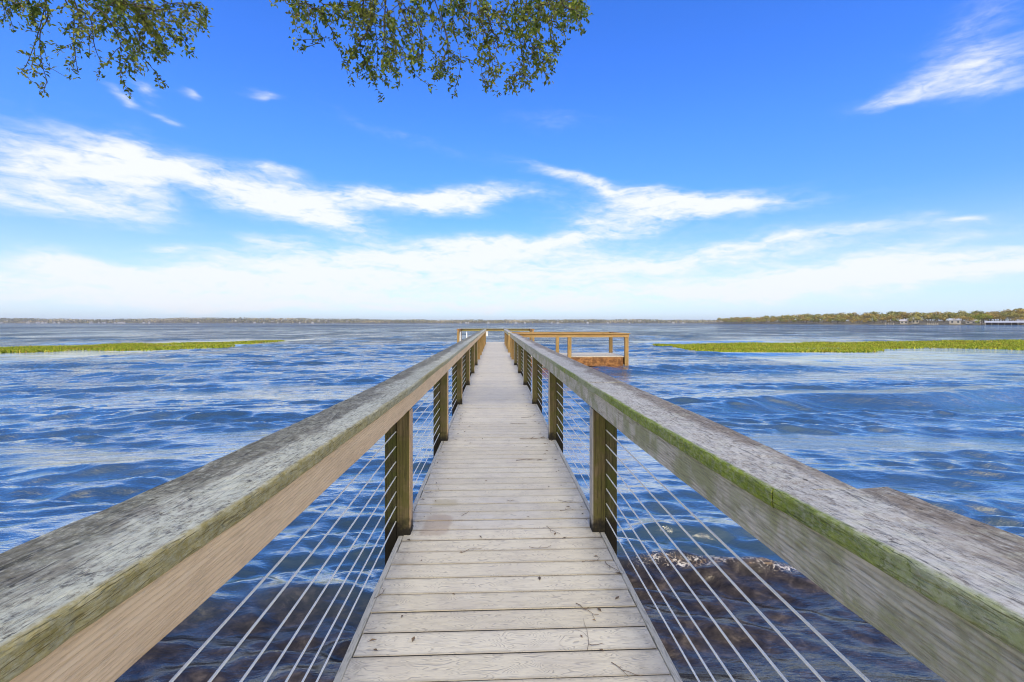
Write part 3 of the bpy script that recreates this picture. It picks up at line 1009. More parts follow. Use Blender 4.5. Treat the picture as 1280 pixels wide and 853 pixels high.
for (x0, x1, y0, y1, mt) in ((0.74, 4.3, PY0 - 0.17, PY0 + 0.02, M_plat), (4.306, 5.44, PY0 - 0.168, PY0 + 0.022, M_plat), (PX0, 5.44, PY1 - 0.09, PY1 + 0.09, M_plat), (5.24, 5.43, PY0 + 0.025, PY1 - 0.093, M_plat_y)):
    p = MB()
    p.box(x0, x1, y0, y1, 0.908, 0.944, 0.008)
    p.build('handrail_cap', mt, plat)

# ------------------------------------------------------------------ end platform (T-head)
te = empty('end_platform', (0.05, 31, WATER), 'wide end platform crossing the far end of the pier behind a low olive brown rail', 'platform')
TX0, TX1, TY0, TY1 = -2.45, 2.62, 30.02, 32.4
mb = MB()
yy = TY0
while yy < TY1 - 0.1:
    mb.box(TX0, TX1, yy, yy + 0.135, -0.026, random.gauss(0, .001))
    yy += 0.1405
mb.build('platform_deck', M_deck, te)
for (x0, x1, y0, y1) in ((TX0, -0.78, TY0 - 0.045, TY0 - 0.005), (0.9, TX1, TY0 - 0.045, TY0 - 0.005), (TX0, TX1, TY1 + 0.03, TY1 + 0.07)):
    s = MB()
    s.box(x0, x1, y0, y1, -0.33, -0.027, 0.004)
    s.build('skirt_board', M_skirt, te)
for x, y in ((TX0, TY0), (TX0 - 0.02, TY1 - 0.1), (-0.75, TY1 - 0.1), (0.72, TY1 - 0.1), (TX1 - 0.12, TY1 - 0.1), (TX1 - 0.12, TY0)):
    p = MB()
    p.box(x, x + 0.14, y, y + 0.14, -3.3, 0.775, 0.006)
    p.build('post', M_post_sun, te)
for (x0, x1, y0, y1, mt) in ((TX0, TX1, TY1 - 0.09, TY1 - 0.0, M_thead), (TX0 + 0.02, TX0 + 0.11, TY0 + 0.05, TY1 - 0.095, M_plat_y), (TX1 - 0.11, TX1 - 0.02, TY0 + 0.05, TY1 - 0.095, M_plat_y)):
    p = MB()
    p.box(x0, x1, y0, y1, 0.777, 0.915, 0.006)
    p.build('rail_board', mt, te)
for (x0, x1, y0, y1, mt) in ((TX0 - 0.04, TX1 + 0.04, TY1 - 0.15, TY1 + 0.05, M_thead), (TX0 - 0.04, TX0 + 0.16, TY0, TY1 - 0.155, M_plat_y), (TX1 - 0.16, TX1 + 0.04, TY0, TY1 - 0.155, M_plat_y)):
    p = MB()
    p.box(x0, x1, y0, y1, 0.918, 0.955, 0.008)
    p.build('handrail_cap', mt, te)

# swim ladder with curved white handles
lad = empty('swim_ladder', (-2.0, 30.1, 0), 'white swim ladder with curved tube handles at the left end of the pier', 'ladder')
for dx in (0.0, 0.42):
    m = MB()
    x = -2.25 + dx
    pts = [(x, 30.55, 0.0), (x, 30.55, 0.30), (x, 30.54, 0.52)]
    for i in range(1, 9):
        a = math.pi * i / 8
        pts.append((x, 30.29 + 0.25 * math.cos(a), 0.52 + 0.24 * math.sin(a)))
    pts += [(x, 29.94, 0.1), (x, 29.93, -0.9)]
    m.tube(pts, 0.028, 8)
    m.build('handle', M_white, lad, smooth=True)
for z in (-0.75, -0.48, -0.21):
    m = MB()
    m.tube([(-2.25, 29.93, z), (-1.83, 29.93, z)], 0.022, 8)
    m.build('rung', M_white, lad, smooth=True)

# small white box on the last left rail post
bx = empty('post_box', (-0.45, 29.0, 0.6), 'small white box fixed to the last post of the left railing', 'box')
m = MB()
m.box(-0.533, -0.40, 28.52, 28.66, 0.52, 0.80, 0.012)
m.build('housing', M_white, bx)
m = MB()
m.box(-0.538 + 0.006, -0.385, 28.50, 28.68, 0.803, 0.83, 0.008)
m.build('lid', M_white, bx)


# ------------------------------------------------------------------ litter on the deck
def twig(px, py, length, ang, bend, label, branches=1, rad=0.0025):
    length, rad = length * 0.85, rad * 0.62
    c = on_plane(px, py, 0.004)
    m = MB()
    n = 6
    pts = []
    for i in range(n):
        s = (i / (n - 1) - 0.5) * length
        q = bend * (s / length) ** 2 * length + random.gauss(0, length * 0.02)
        pts.append(Vector((s * math.cos(ang) - q * math.sin(ang), s * math.sin(ang) + q * math.cos(ang), 0.002 + 0.006 * random.random())))
    m.tube(pts, [rad * (1.1 - 0.6 * i / n) for i in range(n)], 5)
    for k in range(branches):
        b0 = pts[1 + (k * 2 + 1) % (n - 2)]
        a2 = ang + random.choice((-1, 1)) * random.uniform(0.5, 1.0)
        L2 = length * random.uniform(0.2, 0.4)
        b1 = b0 + Vector((math.cos(a2) * L2 * .5, math.sin(a2) * L2 * .5, 0.004))
        b2 = b0 + Vector((math.cos(a2 + .2) * L2, math.sin(a2 + .2) * L2, 0.003))
        m.tube([b0, b1, b2], [rad * .7, rad * .55, rad * .4], 4)
    o = m.build('twig', M_twig, None)
    o.location = c
    tag(o, label, 'twig', 'twigs lying on the deck boards')


twig(582, 643, 0.10, 1.0, 0.1, 'short straight twig on the pale board right of the tan stain', 0)
twig(539, 616, 0.14, 0.05, 0.2, 'flat twig along the board edge above the tan stain', 1)
twig(640, 627, 0.10, -0.3, 0.4, 'small curved twig in the middle of the deck beyond the first posts')
twig(707, 627, 0.13, -0.15, 0.3, 'crooked twig on the deck left of the first right post, farther of two', 1)
twig(708, 638, 0.12, 0.25, -0.3, 'crooked twig on the deck left of the first right post, nearer of two', 1)
twig(691, 664, 0.17, -1.0, 0.2, 'slanting twig pointing at the first right post', 1)
twig(589, 688, 0.15, 0.35, -0.4, 'bent twig in the left half of the deck just nearer than the first posts', 1)
twig(676, 686, 0.16, 0.1, 0.5, 'arched twig right of the deck middle just nearer than the first posts', 1)
twig(739, 702, 0.13, 0.05, -0.3, 'twig lying flat beside the right edge strip', 2)
twig(764, 710, 0.14, -1.1, 0.3, 'dark knotted twig lying on the right edge strip of the deck', 3, 0.003)
twig(476, 744, 0.10, 1.1, 0.3, 'small twig tucked against the left edge strip', 2)
twig(732, 764, 0.15, -0.8, 0.5, 'forked twig with crooked side shoots on the near right boards', 3, 0.003)
twig(734, 793, 0.24, 1.45, 0.1, 'long thin twig lying lengthwise down the near right boards', 1, 0.0016)
twig(745, 807, 0.07, 0.0, 0.2, 'short dark twig end on the near right boards below the long thin twig', 0)
twig(782, 840, 0.15, -0.7, 0.4, 'curved twig on the nearest board at the right', 1)
twig(666, 549, 0.36, 0.12, 0.25, 'large dark twig reaching across to the second right post', 4, 0.006)
twig(661, 575, 0.30, 0.1, -0.35, 'spread twig in the right half of the deck nearer than the second right post', 3, 0.005)
twig(648, 530, 0.26, -0.1, 0.2, 'flat twig in the right half of the deck beyond the second right post', 1, 0.004)
twig(659, 522, 0.22, 0.5, 0.2, 'small slanting twig by the right edge between the second and third posts', 1, 0.004)

mb = MB()
for i in range(150):
    side = random.random()
    y = random.choice((random.uniform(1.8, 7), random.uniform(1.8, 16)))
    x = 0.05 + random.choice((-1, 1)) * (0.62 - abs(random.gauss(0, 0.14))) if side < 0.75 else random.uniform(-0.5, 0.6)
    a = random.uniform(0, 6.3)
    L = random.uniform(0.006, 0.022)
    wd = L * random.uniform(0.25, 0.5)
    M = Matrix.Translation((x, y, 0.003)) @ Matrix.Rotation(a, 4, 'Z')
    zt = random.uniform(0.002, 0.006)
    mb.add([M @ Vector(v) for v in ((-L, 0, 0), (0, -wd, zt), (L, 0, 0.001), (0, wd, zt))], [(0, 1, 2), (0, 2, 3)])
o = mb.build('leaf_litter', M_dry)
tag(o, 'scraps of dry leaf and bark strewn along the deck edges', None, None, 'stuff')


# ------------------------------------------------------------------ leaves in bulk
def leaf_mesh(P, D, Nn, L, Wd, fold=0.25):
    """P base, D direction, Nn rough normal; arrays (n,3); returns verts, faces"""
    D = D / np.linalg.norm(D, axis=1, keepdims=True)
    S = np.cross(D, Nn)
    S /= np.maximum(np.linalg.norm(S, axis=1, keepdims=True), 1e-6)
    Nn = np.cross(S, D)
    L = L[:, None]
    Wd = Wd[:, None]
    v0 = P
    v1 = P + D * L * 0.45 + S * Wd * 0.5 + Nn * Wd * fold
    v2 = P + D * L - Nn * L * 0.06
    v3 = P + D * L * 0.45 - S * Wd * 0.5 + Nn * Wd * fold
    V = np.stack([v0, v1, v2, v3], 1).reshape(-1, 3)
    b = np.arange(len(P)) * 4
    F = np.concatenate([np.stack([b, b + 1, b + 2], -1), np.stack([b, b + 2, b + 3], -1)])
    return V, F


mm, t = material('oak_leaf')
rnd = t.rand()
col = t.ramp(rnd, [(0.0, (0.045, 0.095, 0.018)), (0.4, (0.12, 0.215, 0.032)), (0.72, (0.25, 0.345, 0.048)), (0.93, (0.45, 0.47, 0.06)), (1.0, (0.36, 0.23, 0.06))])
big = t.noise(t.obj(), 2.2, 2, 0.5)
col = t.mix(t.ss(big, 0.4, 0.65, 0.0, 0.55), col, (0.30, 0.29, 0.045))
pb = t.principled(col, 0.5, None, 0.4)
tr = t.n('ShaderNodeBsdfTranslucent')
t.put(tr.inputs[0], t.mix(0.5, col, (0.16, 0.18, 0.02)))
mx = t.n('ShaderNodeMixShader')
mx.inputs[0].default_value = 0.38
t.nt.links.new(pb.outputs[0], mx.inputs[1])
t.nt.links.new(tr.outputs[0], mx.inputs[2])
out = [n for n in t.nt.nodes if n.type == 'OUTPUT_MATERIAL'][0]
t.nt.links.new(mx.outputs[0], out.inputs[0])
M_leaf = mm
mm, t = material('oak_bark')
o = t.obj()
t.principled(t.mix(t.noise(t.scale(o, (9, 9, 2)), 1.0, 6, 0.65), (0.05, 0.04, 0.03), (0.17, 0.14, 0.11)), 0.95, t.bump(t.noise(t.scale(o, (20, 20, 4)), 1.0, 5, 0.6), 0.6, 0.03))
M_bark = mm


def project(P):
    """photo pixel of a world point (to keep the crown out of the open sky)"""
    x, y, z = P[..., 0], P[..., 1], P[..., 2]
    zc = x * math.sin(YAW) + y * math.cos(YAW)
    xc = x * math.cos(YAW) - y * math.sin(YAW)
    zc_ = np.where(np.abs(zc) < 0.05, 0.05, zc)
    return 640 + FPX * xc / zc_, 404 - FPX * (z - EYE) / zc_, zc


oak = empty('live_oak', (-4.6, -5.2, -0.1), 'live oak on the bank with leafy twigs hanging into the top of the view', 'tree')
tm = MB()
tm.tube([(-4.6, -5.2, -0.6), (-4.55, -5.15, 0.2), (-4.4, -5.0, 1.6), (-4.1, -4.6, 3.0), (-3.7, -4.0, 4.2)], [0.62, 0.46, 0.38, 0.36, 0.30], 14)
tm.build('trunk', M_bark, oak, smooth=True)
bmb = MB()
LIMBS = [
    [(-3.7, -4.0, 4.1), (-3.0, -2.2, 5.6), (-2.2, -0.2, 6.4), (-1.5, 2.0, 6.7), (-0.9, 4.0, 6.3), (-0.3, 5.2, 5.7)],
    [(-3.7, -4.0, 4.1), (-4.6, -2.0, 5.4), (-5.0, 0.5, 6.2), (-4.8, 2.8, 6.3), (-4.6, 4.6, 5.8)],
    [(-3.7, -4.0, 4.1), (-2.0, -3.2, 5.9), (0.4, -1.8, 6.9), (2.4, 0.4, 7.3), (3.8, 2.6, 7.4)],
    [(-3.7, -4.0, 4.1), (-5.6, -4.2, 5.8), (-7.2, -3.0, 6.8), (-8.4, -0.6, 7.2)],
    [(-3.7, -4.0, 4.1), (-2.6, -6.0, 5.6), (-0.4, -7.6, 6.6), (2.2, -7.6, 7.0)],
    [(-3.7, -4.0, 4.1), (-4.2, -6.2, 6.0), (-5.4, -8.2, 7.0)],
    [(-2.2, -0.2, 6.4), (-0.6, 1.2, 7.2), (0.6, 3.0, 7.0), (1.1, 4.6, 6.2)],
]


def smooth_path(pts, n=14):
    pts = [Vector(p) for p in pts]
    P = [pts[0] * 2 - pts[1]] + pts + [pts[-1] * 2 - pts[-2]]
    out = []
    for i in range(1, len(P) - 2):
        for k in range(n // (len(pts) - 1) + 2):
            s = k / (n // (len(pts) - 1) + 2)
            a, b_, c, d = P[i - 1], P[i], P[i + 1], P[i + 2]
            out.append(0.5 * ((2 * b_) + (c - a) * s + (2 * a - 5 * b_ + 4 * c - d) * s * s + (3 * b_ - a - 3 * c + d) * s ** 3))
    out.append(pts[-1])
    return out


for i, L in enumerate(LIMBS):
    sp_ = smooth_path(L)
    r0 = 0.20 if i < 6 else 0.09
    bmb.tube(sp_, [r0 * (1 - k / len(sp_)) ** 0.8 + 0.018 for k in range(len(sp_))], 9)

LP, LD, LL = [], [], []         # leaf base, direction, length


def leafy_twig(pts, rad, dens=46, L=(0.034, 0.060), start=0.0):
    """thin twig with leaves all along"""
    bmb.tube(pts, [rad * (1 - 0.75 * k / len(pts)) for k in range(len(pts))], 4, cap=False)
    for i in range(len(pts) - 1):
        a, b_ = Vector(pts[i]), Vector(pts[i + 1])
        d = b_ - a
        n = max(1, int(d.length * dens + random.random()))
        for _ in range(n):
            s = random.random()
            p = a + d * s
            q = Vector((random.gauss(0, 1), random.gauss(0, 1), random.gauss(0, 1))).normalized()
            LP.append(p)
            LD.append((d.normalized() * 0.7 + q).normalized())
            LL.append(random.uniform(*L))


def hang(stem, zc, dens=1.0, spread=1.0):
    """one drooping branch along surveyed points, with side twigs"""
    pts = []
    for i, (px, py) in enumerate(stem):
        pts.append(W(px, py - 13 if py > 10 else py, zc + 0.10 * i + random.gauss(0, 0.05)))
    up = pts[0] + Vector((random.gauss(0, .15), -0.35, 0.75))
    path = smooth_path([up] + pts, 16)
    leafy_twig(path, 0.008, dens=12 * dens)
    n = len(path)
    for i in range(2, n):
        for _ in range(1 if random.random() < 0.45 * dens + 0.20 else 0):
            p = path[i]
            d = (path[i] - path[i - 1]).normalized()
            side = Vector((random.gauss(0, 1.2), random.gauss(0, 0.8), random.gauss(-0.1, 0.55)))
            dd = (d * 0.5 + side * 0.9).normalized()
            Ln = random.uniform(0.10, 0.32) * spread
            q = [p]
            for k in range(4):
                dd = (dd + Vector((random.gauss(0, .22), random.gauss(0, .22), -0.13 + random.gauss(0, .2)))).normalized()
                q.append(q[-1] + dd * Ln / 4)
            leafy_twig(q, 0.0035, dens=40 * dens)
            for _ in range(int(10 * min(1, dens))):
                LP.append(q[-1] + Vector((random.gauss(0, .02), random.gauss(0, .02), random.gauss(0, .02))))
                LD.append((dd * 0.5 + Vector((random.gauss(0, 1), random.gauss(0, 1), random.gauss(0, 1))).normalized()).normalized())
                LL.append(random.uniform(0.034, 0.056))
            if random.random() < 0.6:
                dd2 = (dd + Vector((random.gauss(0, .6), random.gauss(0, .6), random.gauss(-.2, .5)))).normalized()
                q2 = [q[2], q[2] + dd2 * Ln * 0.3, q[2] + (dd2 + Vector((0, 0, -.25))) * Ln * 0.55]
                leafy_twig(q2, 0.0028, dens=54 * dens)


STEMS = [
    ([(2, -10), (8, 12), (4, 40)], .8, .6), ([(18, -10), (20, 12), (14, 30)], .6, .5),
    ([(56, -10), (54, 30), (46, 60), (34, 92), (26, 104)], .55, .7), ([(56, 0), (50, 55), (52, 90), (60, 118)], .7, .7),
    ([(78, -10), (92, 30), (92, 62), (97, 104)], .75, .6), ([(84, -10), (112, 35), (118, 70), (128, 96)], .7, .7),
    ([(100, -10), (130, 30), (150, 66), (150, 98)], .9, .9), ([(118, -10), (150, 24), (172, 55), (180, 86)], 1.15, 1.1),
    ([(130, -10), (164, 16), (190, 44), (196, 76)], 1.2, 1.1), ([(140, -10), (180, 20), (214, 48), (238, 62)], 1.05, .9),
    ([(150, -10), (190, 10), (220, 26), (246, 34)], .85, .8), ([(170, -10), (200, 12), (212, 30)], 1.1, 1.), ([(200, -10), (226, 4), (240, 8)], 1., .8),
    ([(124, -10), (140, 30), (160, 50), (170, 70)], 1.2, 1.1), ([(150, -10), (160, 20), (182, 36)], 1.3, 1.1), ([(30, -10), (40, 8), (52, 20)], .7, .6),
    ([(96, 10), (98, 45), (92, 74)], .8, .7),
    # middle
    ([(352, -8), (372, 6), (386, 24)], .9, .7), ([(366, -10), (388, 20), (398, 52), (402, 70)], 1.2, .9), ([(378, -10), (402, 30), (420, 62), (427, 84)], 1.1, .8),
    ([(398, -10), (416, 20), (428, 38)], .8, .7), ([(424, -10), (440, 8), (448, 18)], .9, .7),
    ([(470, -10), (464, 24), (456, 50), (466, 84)], 1.1, .9), ([(466, -10), (468, 40), (472, 76), (470, 106)], 1.3, .9), ([(474, -10), (490, 40), (504, 66), (498, 106)], 1.2, 1.0),
    ([(494, -10), (504, 30), (516, 70), (516, 110)], .95, .8), ([(500, -10), (520, 36), (528, 76), (520, 88)], .65, .8), ([(512, -10), (524, 12), (516, 34)], .9, .7),
    ([(462, 40), (450, 70), (458, 96)], 1.2, .9), ([(480, 50), (492, 80), (486, 100)], 1.2, .9), ([(456, -10), (440, 30), (450, 66)], .6, .7),
    ([(542, -10), (538, 20), (546, 44)], .7, .6), ([(555, -10), (552, 30), (560, 66), (560, 104)], .9, .8), ([(568, -10), (566, 44), (576, 84), (572, 118)], 1., .8),
    ([(576, -10), (580, 18), (574, 30)], 1.1, .8), ([(590, -10), (588, 50), (600, 86), (604, 122)], .75, .7), ([(594, -10), (606, 52), (614, 84), (618, 112)], .8, .8),
    ([(558, 60), (550, 92), (556, 110)], 1.1, .9), ([(612, 40), (622, 60), (618, 90)], .7, .7), ([(604, -10), (606, 24), (600, 36)], .7, .6),
    ([(636, -10), (630, 28), (626, 50)], .9, .7), ([(642, -10), (654, 34), (664, 66), (668, 88)], 1.2, .9), ([(650, -10), (668, 36), (672, 70), (684, 96)], 1.15, .9),
    ([(664, -10), (684, 40), (690, 66), (692, 84)], 1.1, .9), ([(676, -10), (700, 12), (718, 26)], 1.2, .8), ([(692, -10), (712, 4), (726, 14)], 1.1, .7), ([(700, -10), (716, 26), (722, 34)], .9, .6),
    ([(660, 30), (650, 60), (656, 100), (652, 110)], .9, .7), ([(680, -10), (690, 20), (696, 40)], 1.2, .9),
]
for st_, dn, sprd in STEMS:
    hang(st_, random.uniform(4.0, 4.9), dn, sprd)
print('visible leaves', len(LP))
# the rest of the crown: clusters along and round the limbs, above the view
cl = []
for L in LIMBS:
    sp_ = smooth_path(L)
    for k in range(5, len(sp_)):
        for _ in range(7):
            cl.append(sp_[k] + Vector((random.gauss(0, .9), random.gauss(0, .9), random.gauss(0.25, .55))))
for c in cl:
    pts = np.array([c])
    u, v, zc = project(pts)
    if c.y > -0.4:
        continue
    if zc[0] > 0.2 and v[0] > -70 and -120 < u[0] < 1400:
        continue
    # leave the sun a way down to the walkway
    s = c - sdir * (c.z / sdir.z)
    if -1.1 < s.x < 1.2 and -1 < s.y < 9:
        continue
    for _ in range(10):
        d = Vector((random.gauss(0, 1), random.gauss(0, 1), random.gauss(-.1, .8))).normalized()
        q = [c, c + d * 0.16, c + d * 0.30 + Vector((0, 0, -.03)), c + d * 0.42 + Vector((0, 0, -.09))]
        leafy_twig(q, 0.005, dens=46, L=(0.04, 0.075))
LPa, LDa, LLa = np.array(LP), np.array(LD), np.array(LL)
NN = rng.normal(size=LPa.shape) + np.array([0, -0.3, 0.9])
V, F = leaf_mesh(LPa, LDa, NN, LLa, LLa * rng.uniform(0.38, 0.60, len(LLa)))
u, v, zc = project(LPa)
mesh_np('crown', V, F, M_leaf, oak)
bmb.build('branch', M_bark, oak, smooth=True)
print('leaves', len(LP))

# ------------------------------------------------------------------ floating grass
mm, t = material('floating_grass')
rnd = t.rand()
col = t.ramp(rnd, [(0.0, (0.10, 0.15, 0.012)), (0.5, (0.22, 0.29, 0.018)), (0.8, (0.34, 0.37, 0.028)), (1.0, (0.43, 0.33, 0.06))])
pn = t.noise(t.scale(t.obj(), (0.35, 0.6, 0.3)), 1.0, 4, 0.6)
col = t.mix(t.ss(pn, 0.5, 0.72, 0, 0.7), col, (0.26, 0.17, 0.025))
t.principled(col, 0.7, None, 0.2)
M_grass = mm


def grass_bed(name, top, bot, n, label):
    tx, ty = np.array(top).T
    bx_, by = np.array(bot).T
    px = rng.uniform(min(tx), max(tx), n)
    yt, yb = np.interp(px, tx, ty), np.interp(px, bx_, by)
    wig = 0.35 * np.sin(px * 0.21) + 0.25 * np.sin(px * 0.63 + 1)
    py = yt + (yb - yt + wig) * rng.uniform(0, 1, n)
    # thin patches where the water shows through
    hole = np.sin(px * 0.11 + py * 1.3) + np.sin(px * 0.047 - py * 0.9 + 2) + np.sin(px * 0.31)
    keep = rng.uniform(-1.0, 3.6, n) > hole * 0.55
    px, py = px[keep], py[keep]
    P = np.array([[*on_plane(a, b_, WATER)] for a, b_ in zip(px, py)])
    n = len(P)
    P += rng.normal(size=(n, 3)) * np.array([0.15, 0.25, 0])
    P[:, 2] = WATER - 0.05
    h = rng.uniform(0.03, 0.11, n) + 0.04 + 0.05 * np.sin(P[:, 0] * 0.9) * np.sin(P[:, 1] * 0.8)
    wd = rng.uniform(0.04, 0.11, n)
    a = rng.uniform(0, math.pi, n)
    lean = rng.normal(size=(n, 2)) * 0.10
    s = np.stack([np.cos(a) * wd, np.sin(a) * wd * 0.6, np.zeros(n)], -1)
    tip = P + np.stack([lean[:, 0], lean[:, 1], h + 0.05], -1)
    V = np.stack([P - s, P + s, tip], 1).reshape(-1, 3)
    b0 = np.arange(n) * 3
    o = mesh_np(name, V, np.stack([b0, b0 + 1, b0 + 2], -1), M_grass)
    tag(o, label, None, None, 'stuff')


grass_bed('floating_grass', LEFT_TOP, LEFT_BOT, 40000, 'low bed of bright green floating grass left of the pier')
grass_bed('floating_grass', RIGHT_TOP, RIGHT_BOT, 72000, 'low bed of yellow green floating grass right of the pier')


# ------------------------------------------------------------------ far shores
def clump_cloud(n, centre, rad, size, flat=0.8):
    """n leaf-clump triangles spread through an uneven lobed volume"""
    lobes = [(np.array([0, 0, 0.0]), 1.0)] + [(rng.normal(size=3) * np.array([.5, .5, .32]), rng.uniform(.45, .7)) for _ in range(6)]
    P, N = [], []
    for i in range(n):
        c, r = lobes[rng.integers(len(lobes))]
        d = rng.normal(size=3)
        d /= np.linalg.norm(d)
        P.append((c + d * r * rng.uniform(0.55, 1.0)) * rad * np.array([1, 1, flat]) + centre)
        N.append(d)
    P, N = np.array(P), np.array(N)
    a = rng.normal(size=(n, 3))
    a -= N * (a * N).sum(1, keepdims=True) * 0.8
    a /= np.linalg.norm(a, axis=1, keepdims=True)
    b_ = np.cross(N, a)
    s = size * rng.uniform(0.5, 1.3, (n, 1))
    V = np.stack([P + a * s, P - a * s * .6 + b_ * s * .8, P - a * s * .6 - b_ * s * .8], 1).reshape(-1, 3)
    b0 = np.arange(n) * 3
    return V, np.stack([b0, b0 + 1, b0 + 2], -1)


def foliage_mat(name, c0, c1, c2):
    m, t = material(name)
    info = t.n('ShaderNodeObjectInfo').outputs['Random']
    col = t.ramp(t.rand(), [(0.0, c0), (0.55, c1), (1.0, c2)])
    col = t.mix(t.math('MULTIPLY', info, 0.25), col, (0.30, 0.22, 0.05))
    t.principled(col, 0.9, None, 0.1)
    return m


M_f = [foliage_mat('olive_foliage', (0.09, 0.10, 0.02), (0.24, 0.24, 0.05), (0.42, 0.40, 0.08)),
       foliage_mat('rust_foliage', (0.15, 0.11, 0.03), (0.36, 0.26, 0.06), (0.54, 0.39, 0.10)),
       foliage_mat('tan_foliage', (0.14, 0.13, 0.035), (0.34, 0.31, 0.08), (0.50, 0.45, 0.13)),
       foliage_mat('lime_foliage', (0.10, 0.13, 0.012), (0.24, 0.28, 0.02), (0.36, 0.38, 0.04))]
mm, t = material('far_trunk')
t.principled(t.mix(t.noise(t.obj(), 3, 3, 0.6), (0.08, 0.06, 0.045), (0.15, 0.12, 0.09)), 0.95)
M_ftr = mm

# land of the right shore, from beyond the frame edge to where it meets the far shore
SHORE = [(1420, 330), (1280, 395), (1150, 478), (1020, 580), (960, 760), (915, 980), (890, 1250)]


def shore_zc(px):
    xs, zs = zip(*sorted(SHORE))
    return float(np.interp(px, xs, zs))


mm, t = material('shore_ground')
o = t.obj()
t.principled(t.mix(t.noise(o, 0.08, 5, 0.6), (0.10, 0.09, 0.035), (0.20, 0.16, 0.08)), 0.95)
M_land = mm
front, back = [], []
for px in range(880, 1421, 6):
    p = W(px, 404, shore_zc(px) * (1 + 0.01 * math.sin(px * .2)))
    d = Vector((p.x, p.y, 0)).normalized()
    front.append(Vector((p.x, p.y, WATER - 0.5)))
    back.append(p + d * 110)
V, F = [], []
for a, b_ in zip(front, back):
    d = (b_ - a)
    V += [a, a + d * 0.05 + Vector((0, 0, 1.4)), a + d * 0.4 + Vector((0, 0, 2.0)), Vector((b_.x, b_.y, 4.0)), Vector((b_.x, b_.y, -4.0))]
for i in range(len(front) - 1):
    for k in range(4):
        F.append((i * 5 + k, i * 5 + 5 + k, i * 5 + 6 + k, i * 5 + 1 + k))
me = bpy.data.meshes.new('near_shore')
me.from_pydata([tuple(v) for v in V], [], F)
tag(link('right_shore', me, M_land), 'low wooded right shore', None, None, 'structure')

# tree kinds, then copies
protos = []
for k in range(6):
    mi = (0, 1, 2, 0, 1, 2)[k]
    V, F = clump_cloud(520, np.array([0, 0, 8.0]), 5.4, 0.62, 0.82)
    me = bpy.data.meshes.new('tree_crown')
    me.from_pydata(V.tolist(), [], F.tolist())
    me.materials.append(M_f[mi])
    tb = MB()
    tb.tube([(0, 0, -1), (0.1, 0, 2), (0.2, 0.1, 5), (0.1, 0.1, 8)], [0.42, 0.32, 0.25, 0.12], 6)
    tb.tube([(0.2, 0.1, 4.5), (1.4, 0.4, 6.6), (2.4, 0.6, 8.2)], [0.17, 0.12, 0.06], 5)
    tb.tube([(0.15, 0.1, 4.0), (-1.2, -0.4, 6.2), (-2.2, -0.6, 8.0)], [0.17, 0.12, 0.06], 5)
    tmp = tb.build('tree_trunk', M_ftr)
    tme = tmp.data
    bpy.data.objects.remove(tmp)
    protos.append((me, tme, mi))
V, F = clump_cloud(620, np.array([0, 0, 7.4]), 5.4, 0.6, 0.9)
lime = bpy.data.meshes.new('tree_crown')
lime.from_pydata(V.tolist(), [], F.tolist())
lime.materials.append(M_f[3])
KIND = {0: 'olive', 1: 'russet', 2: 'tan'}


def put_tree(p, sc, k, rz, label=None, group='trees on the right shore', crown=None):
    me, tme, mi = protos[k]
    o = bpy.data.objects.new('shore_tree', None)
    o.location = p
    o.scale = sc
    o.rotation_euler = (0, 0, rz)
    COL.objects.link(o)
    tag(o, label or {0: 'olive green tree in the wood on the far right shore', 1: 'russet tree in the wood on the far right shore', 2: 'tan leaved tree in the wood on the far right shore'}[mi], 'tree', group)
    for nm, d in (('crown', crown or me), ('trunk', tme)):
        c = bpy.data.objects.new(nm, d)
        COL.objects.link(c)
        c.parent = o


lr = random.Random(21)
px = 1330.0
rows_ = ((0.0, 1.0, 0.62), (18, 1.0, 0.8), (42, 1.06, 1.0), (75, 1.1, 1.12))
for depth, hs_, bias in rows_:
    px = 1335.0
    while px > 900:
        zc = shore_zc(px) + depth + lr.uniform(4, 12)
        p = W(px + lr.uniform(-3, 3), 404, zc)
        p.z = 0.5 + depth * 0.025
        s = lr.uniform(0.82, 1.12) * bias
        # keep the water's edge open in front of the houses
        if not (depth < 10 and (1104 < px < 1300) and lr.random() < 0.72):
            put_tree(p, (s * lr.uniform(.95, 1.3), s * lr.uniform(.95, 1.3), s * lr.uniform(0.9, 1.0)), lr.randrange(6), lr.uniform(0, 6.3))
        px -= 8.6 * FPX / zc * lr.uniform(0.75, 1.25) * 0.95
p = W(1227, 404, shore_zc(1227) + 3)
p.z = 0
put_tree(p, (0.92, 0.92, 0.82), 0, 0.4, 'bright yellow green tree by the water, left of the long white boathouse', 'trees on the right shore', lime)

mm, t = material('house_wall')
t.principled(t.mix(t.noise(t.obj(), 1.5, 3, 0.5), (0.36, 0.33, 0.27), (0.45, 0.41, 0.34)), 0.8)
M_hw = mm
mm, t = material('house_roof')
t.principled(t.mix(t.noise(t.obj(), 2, 3, 0.5), (0.42, 0.38, 0.34), (0.52, 0.48, 0.43)), 0.8)
M_hr = mm
mm, t = material('pale_metal_roof')
t.principled(t.mix(t.noise(t.obj(), 2, 3, 0.5), (0.44, 0.45, 0.45), (0.52, 0.52, 0.51)), 0.5)
M_mr = mm
mm, t = material('dark_glass')
t.principled((0.03, 0.04, 0.05), 0.15)
M_gl = mm


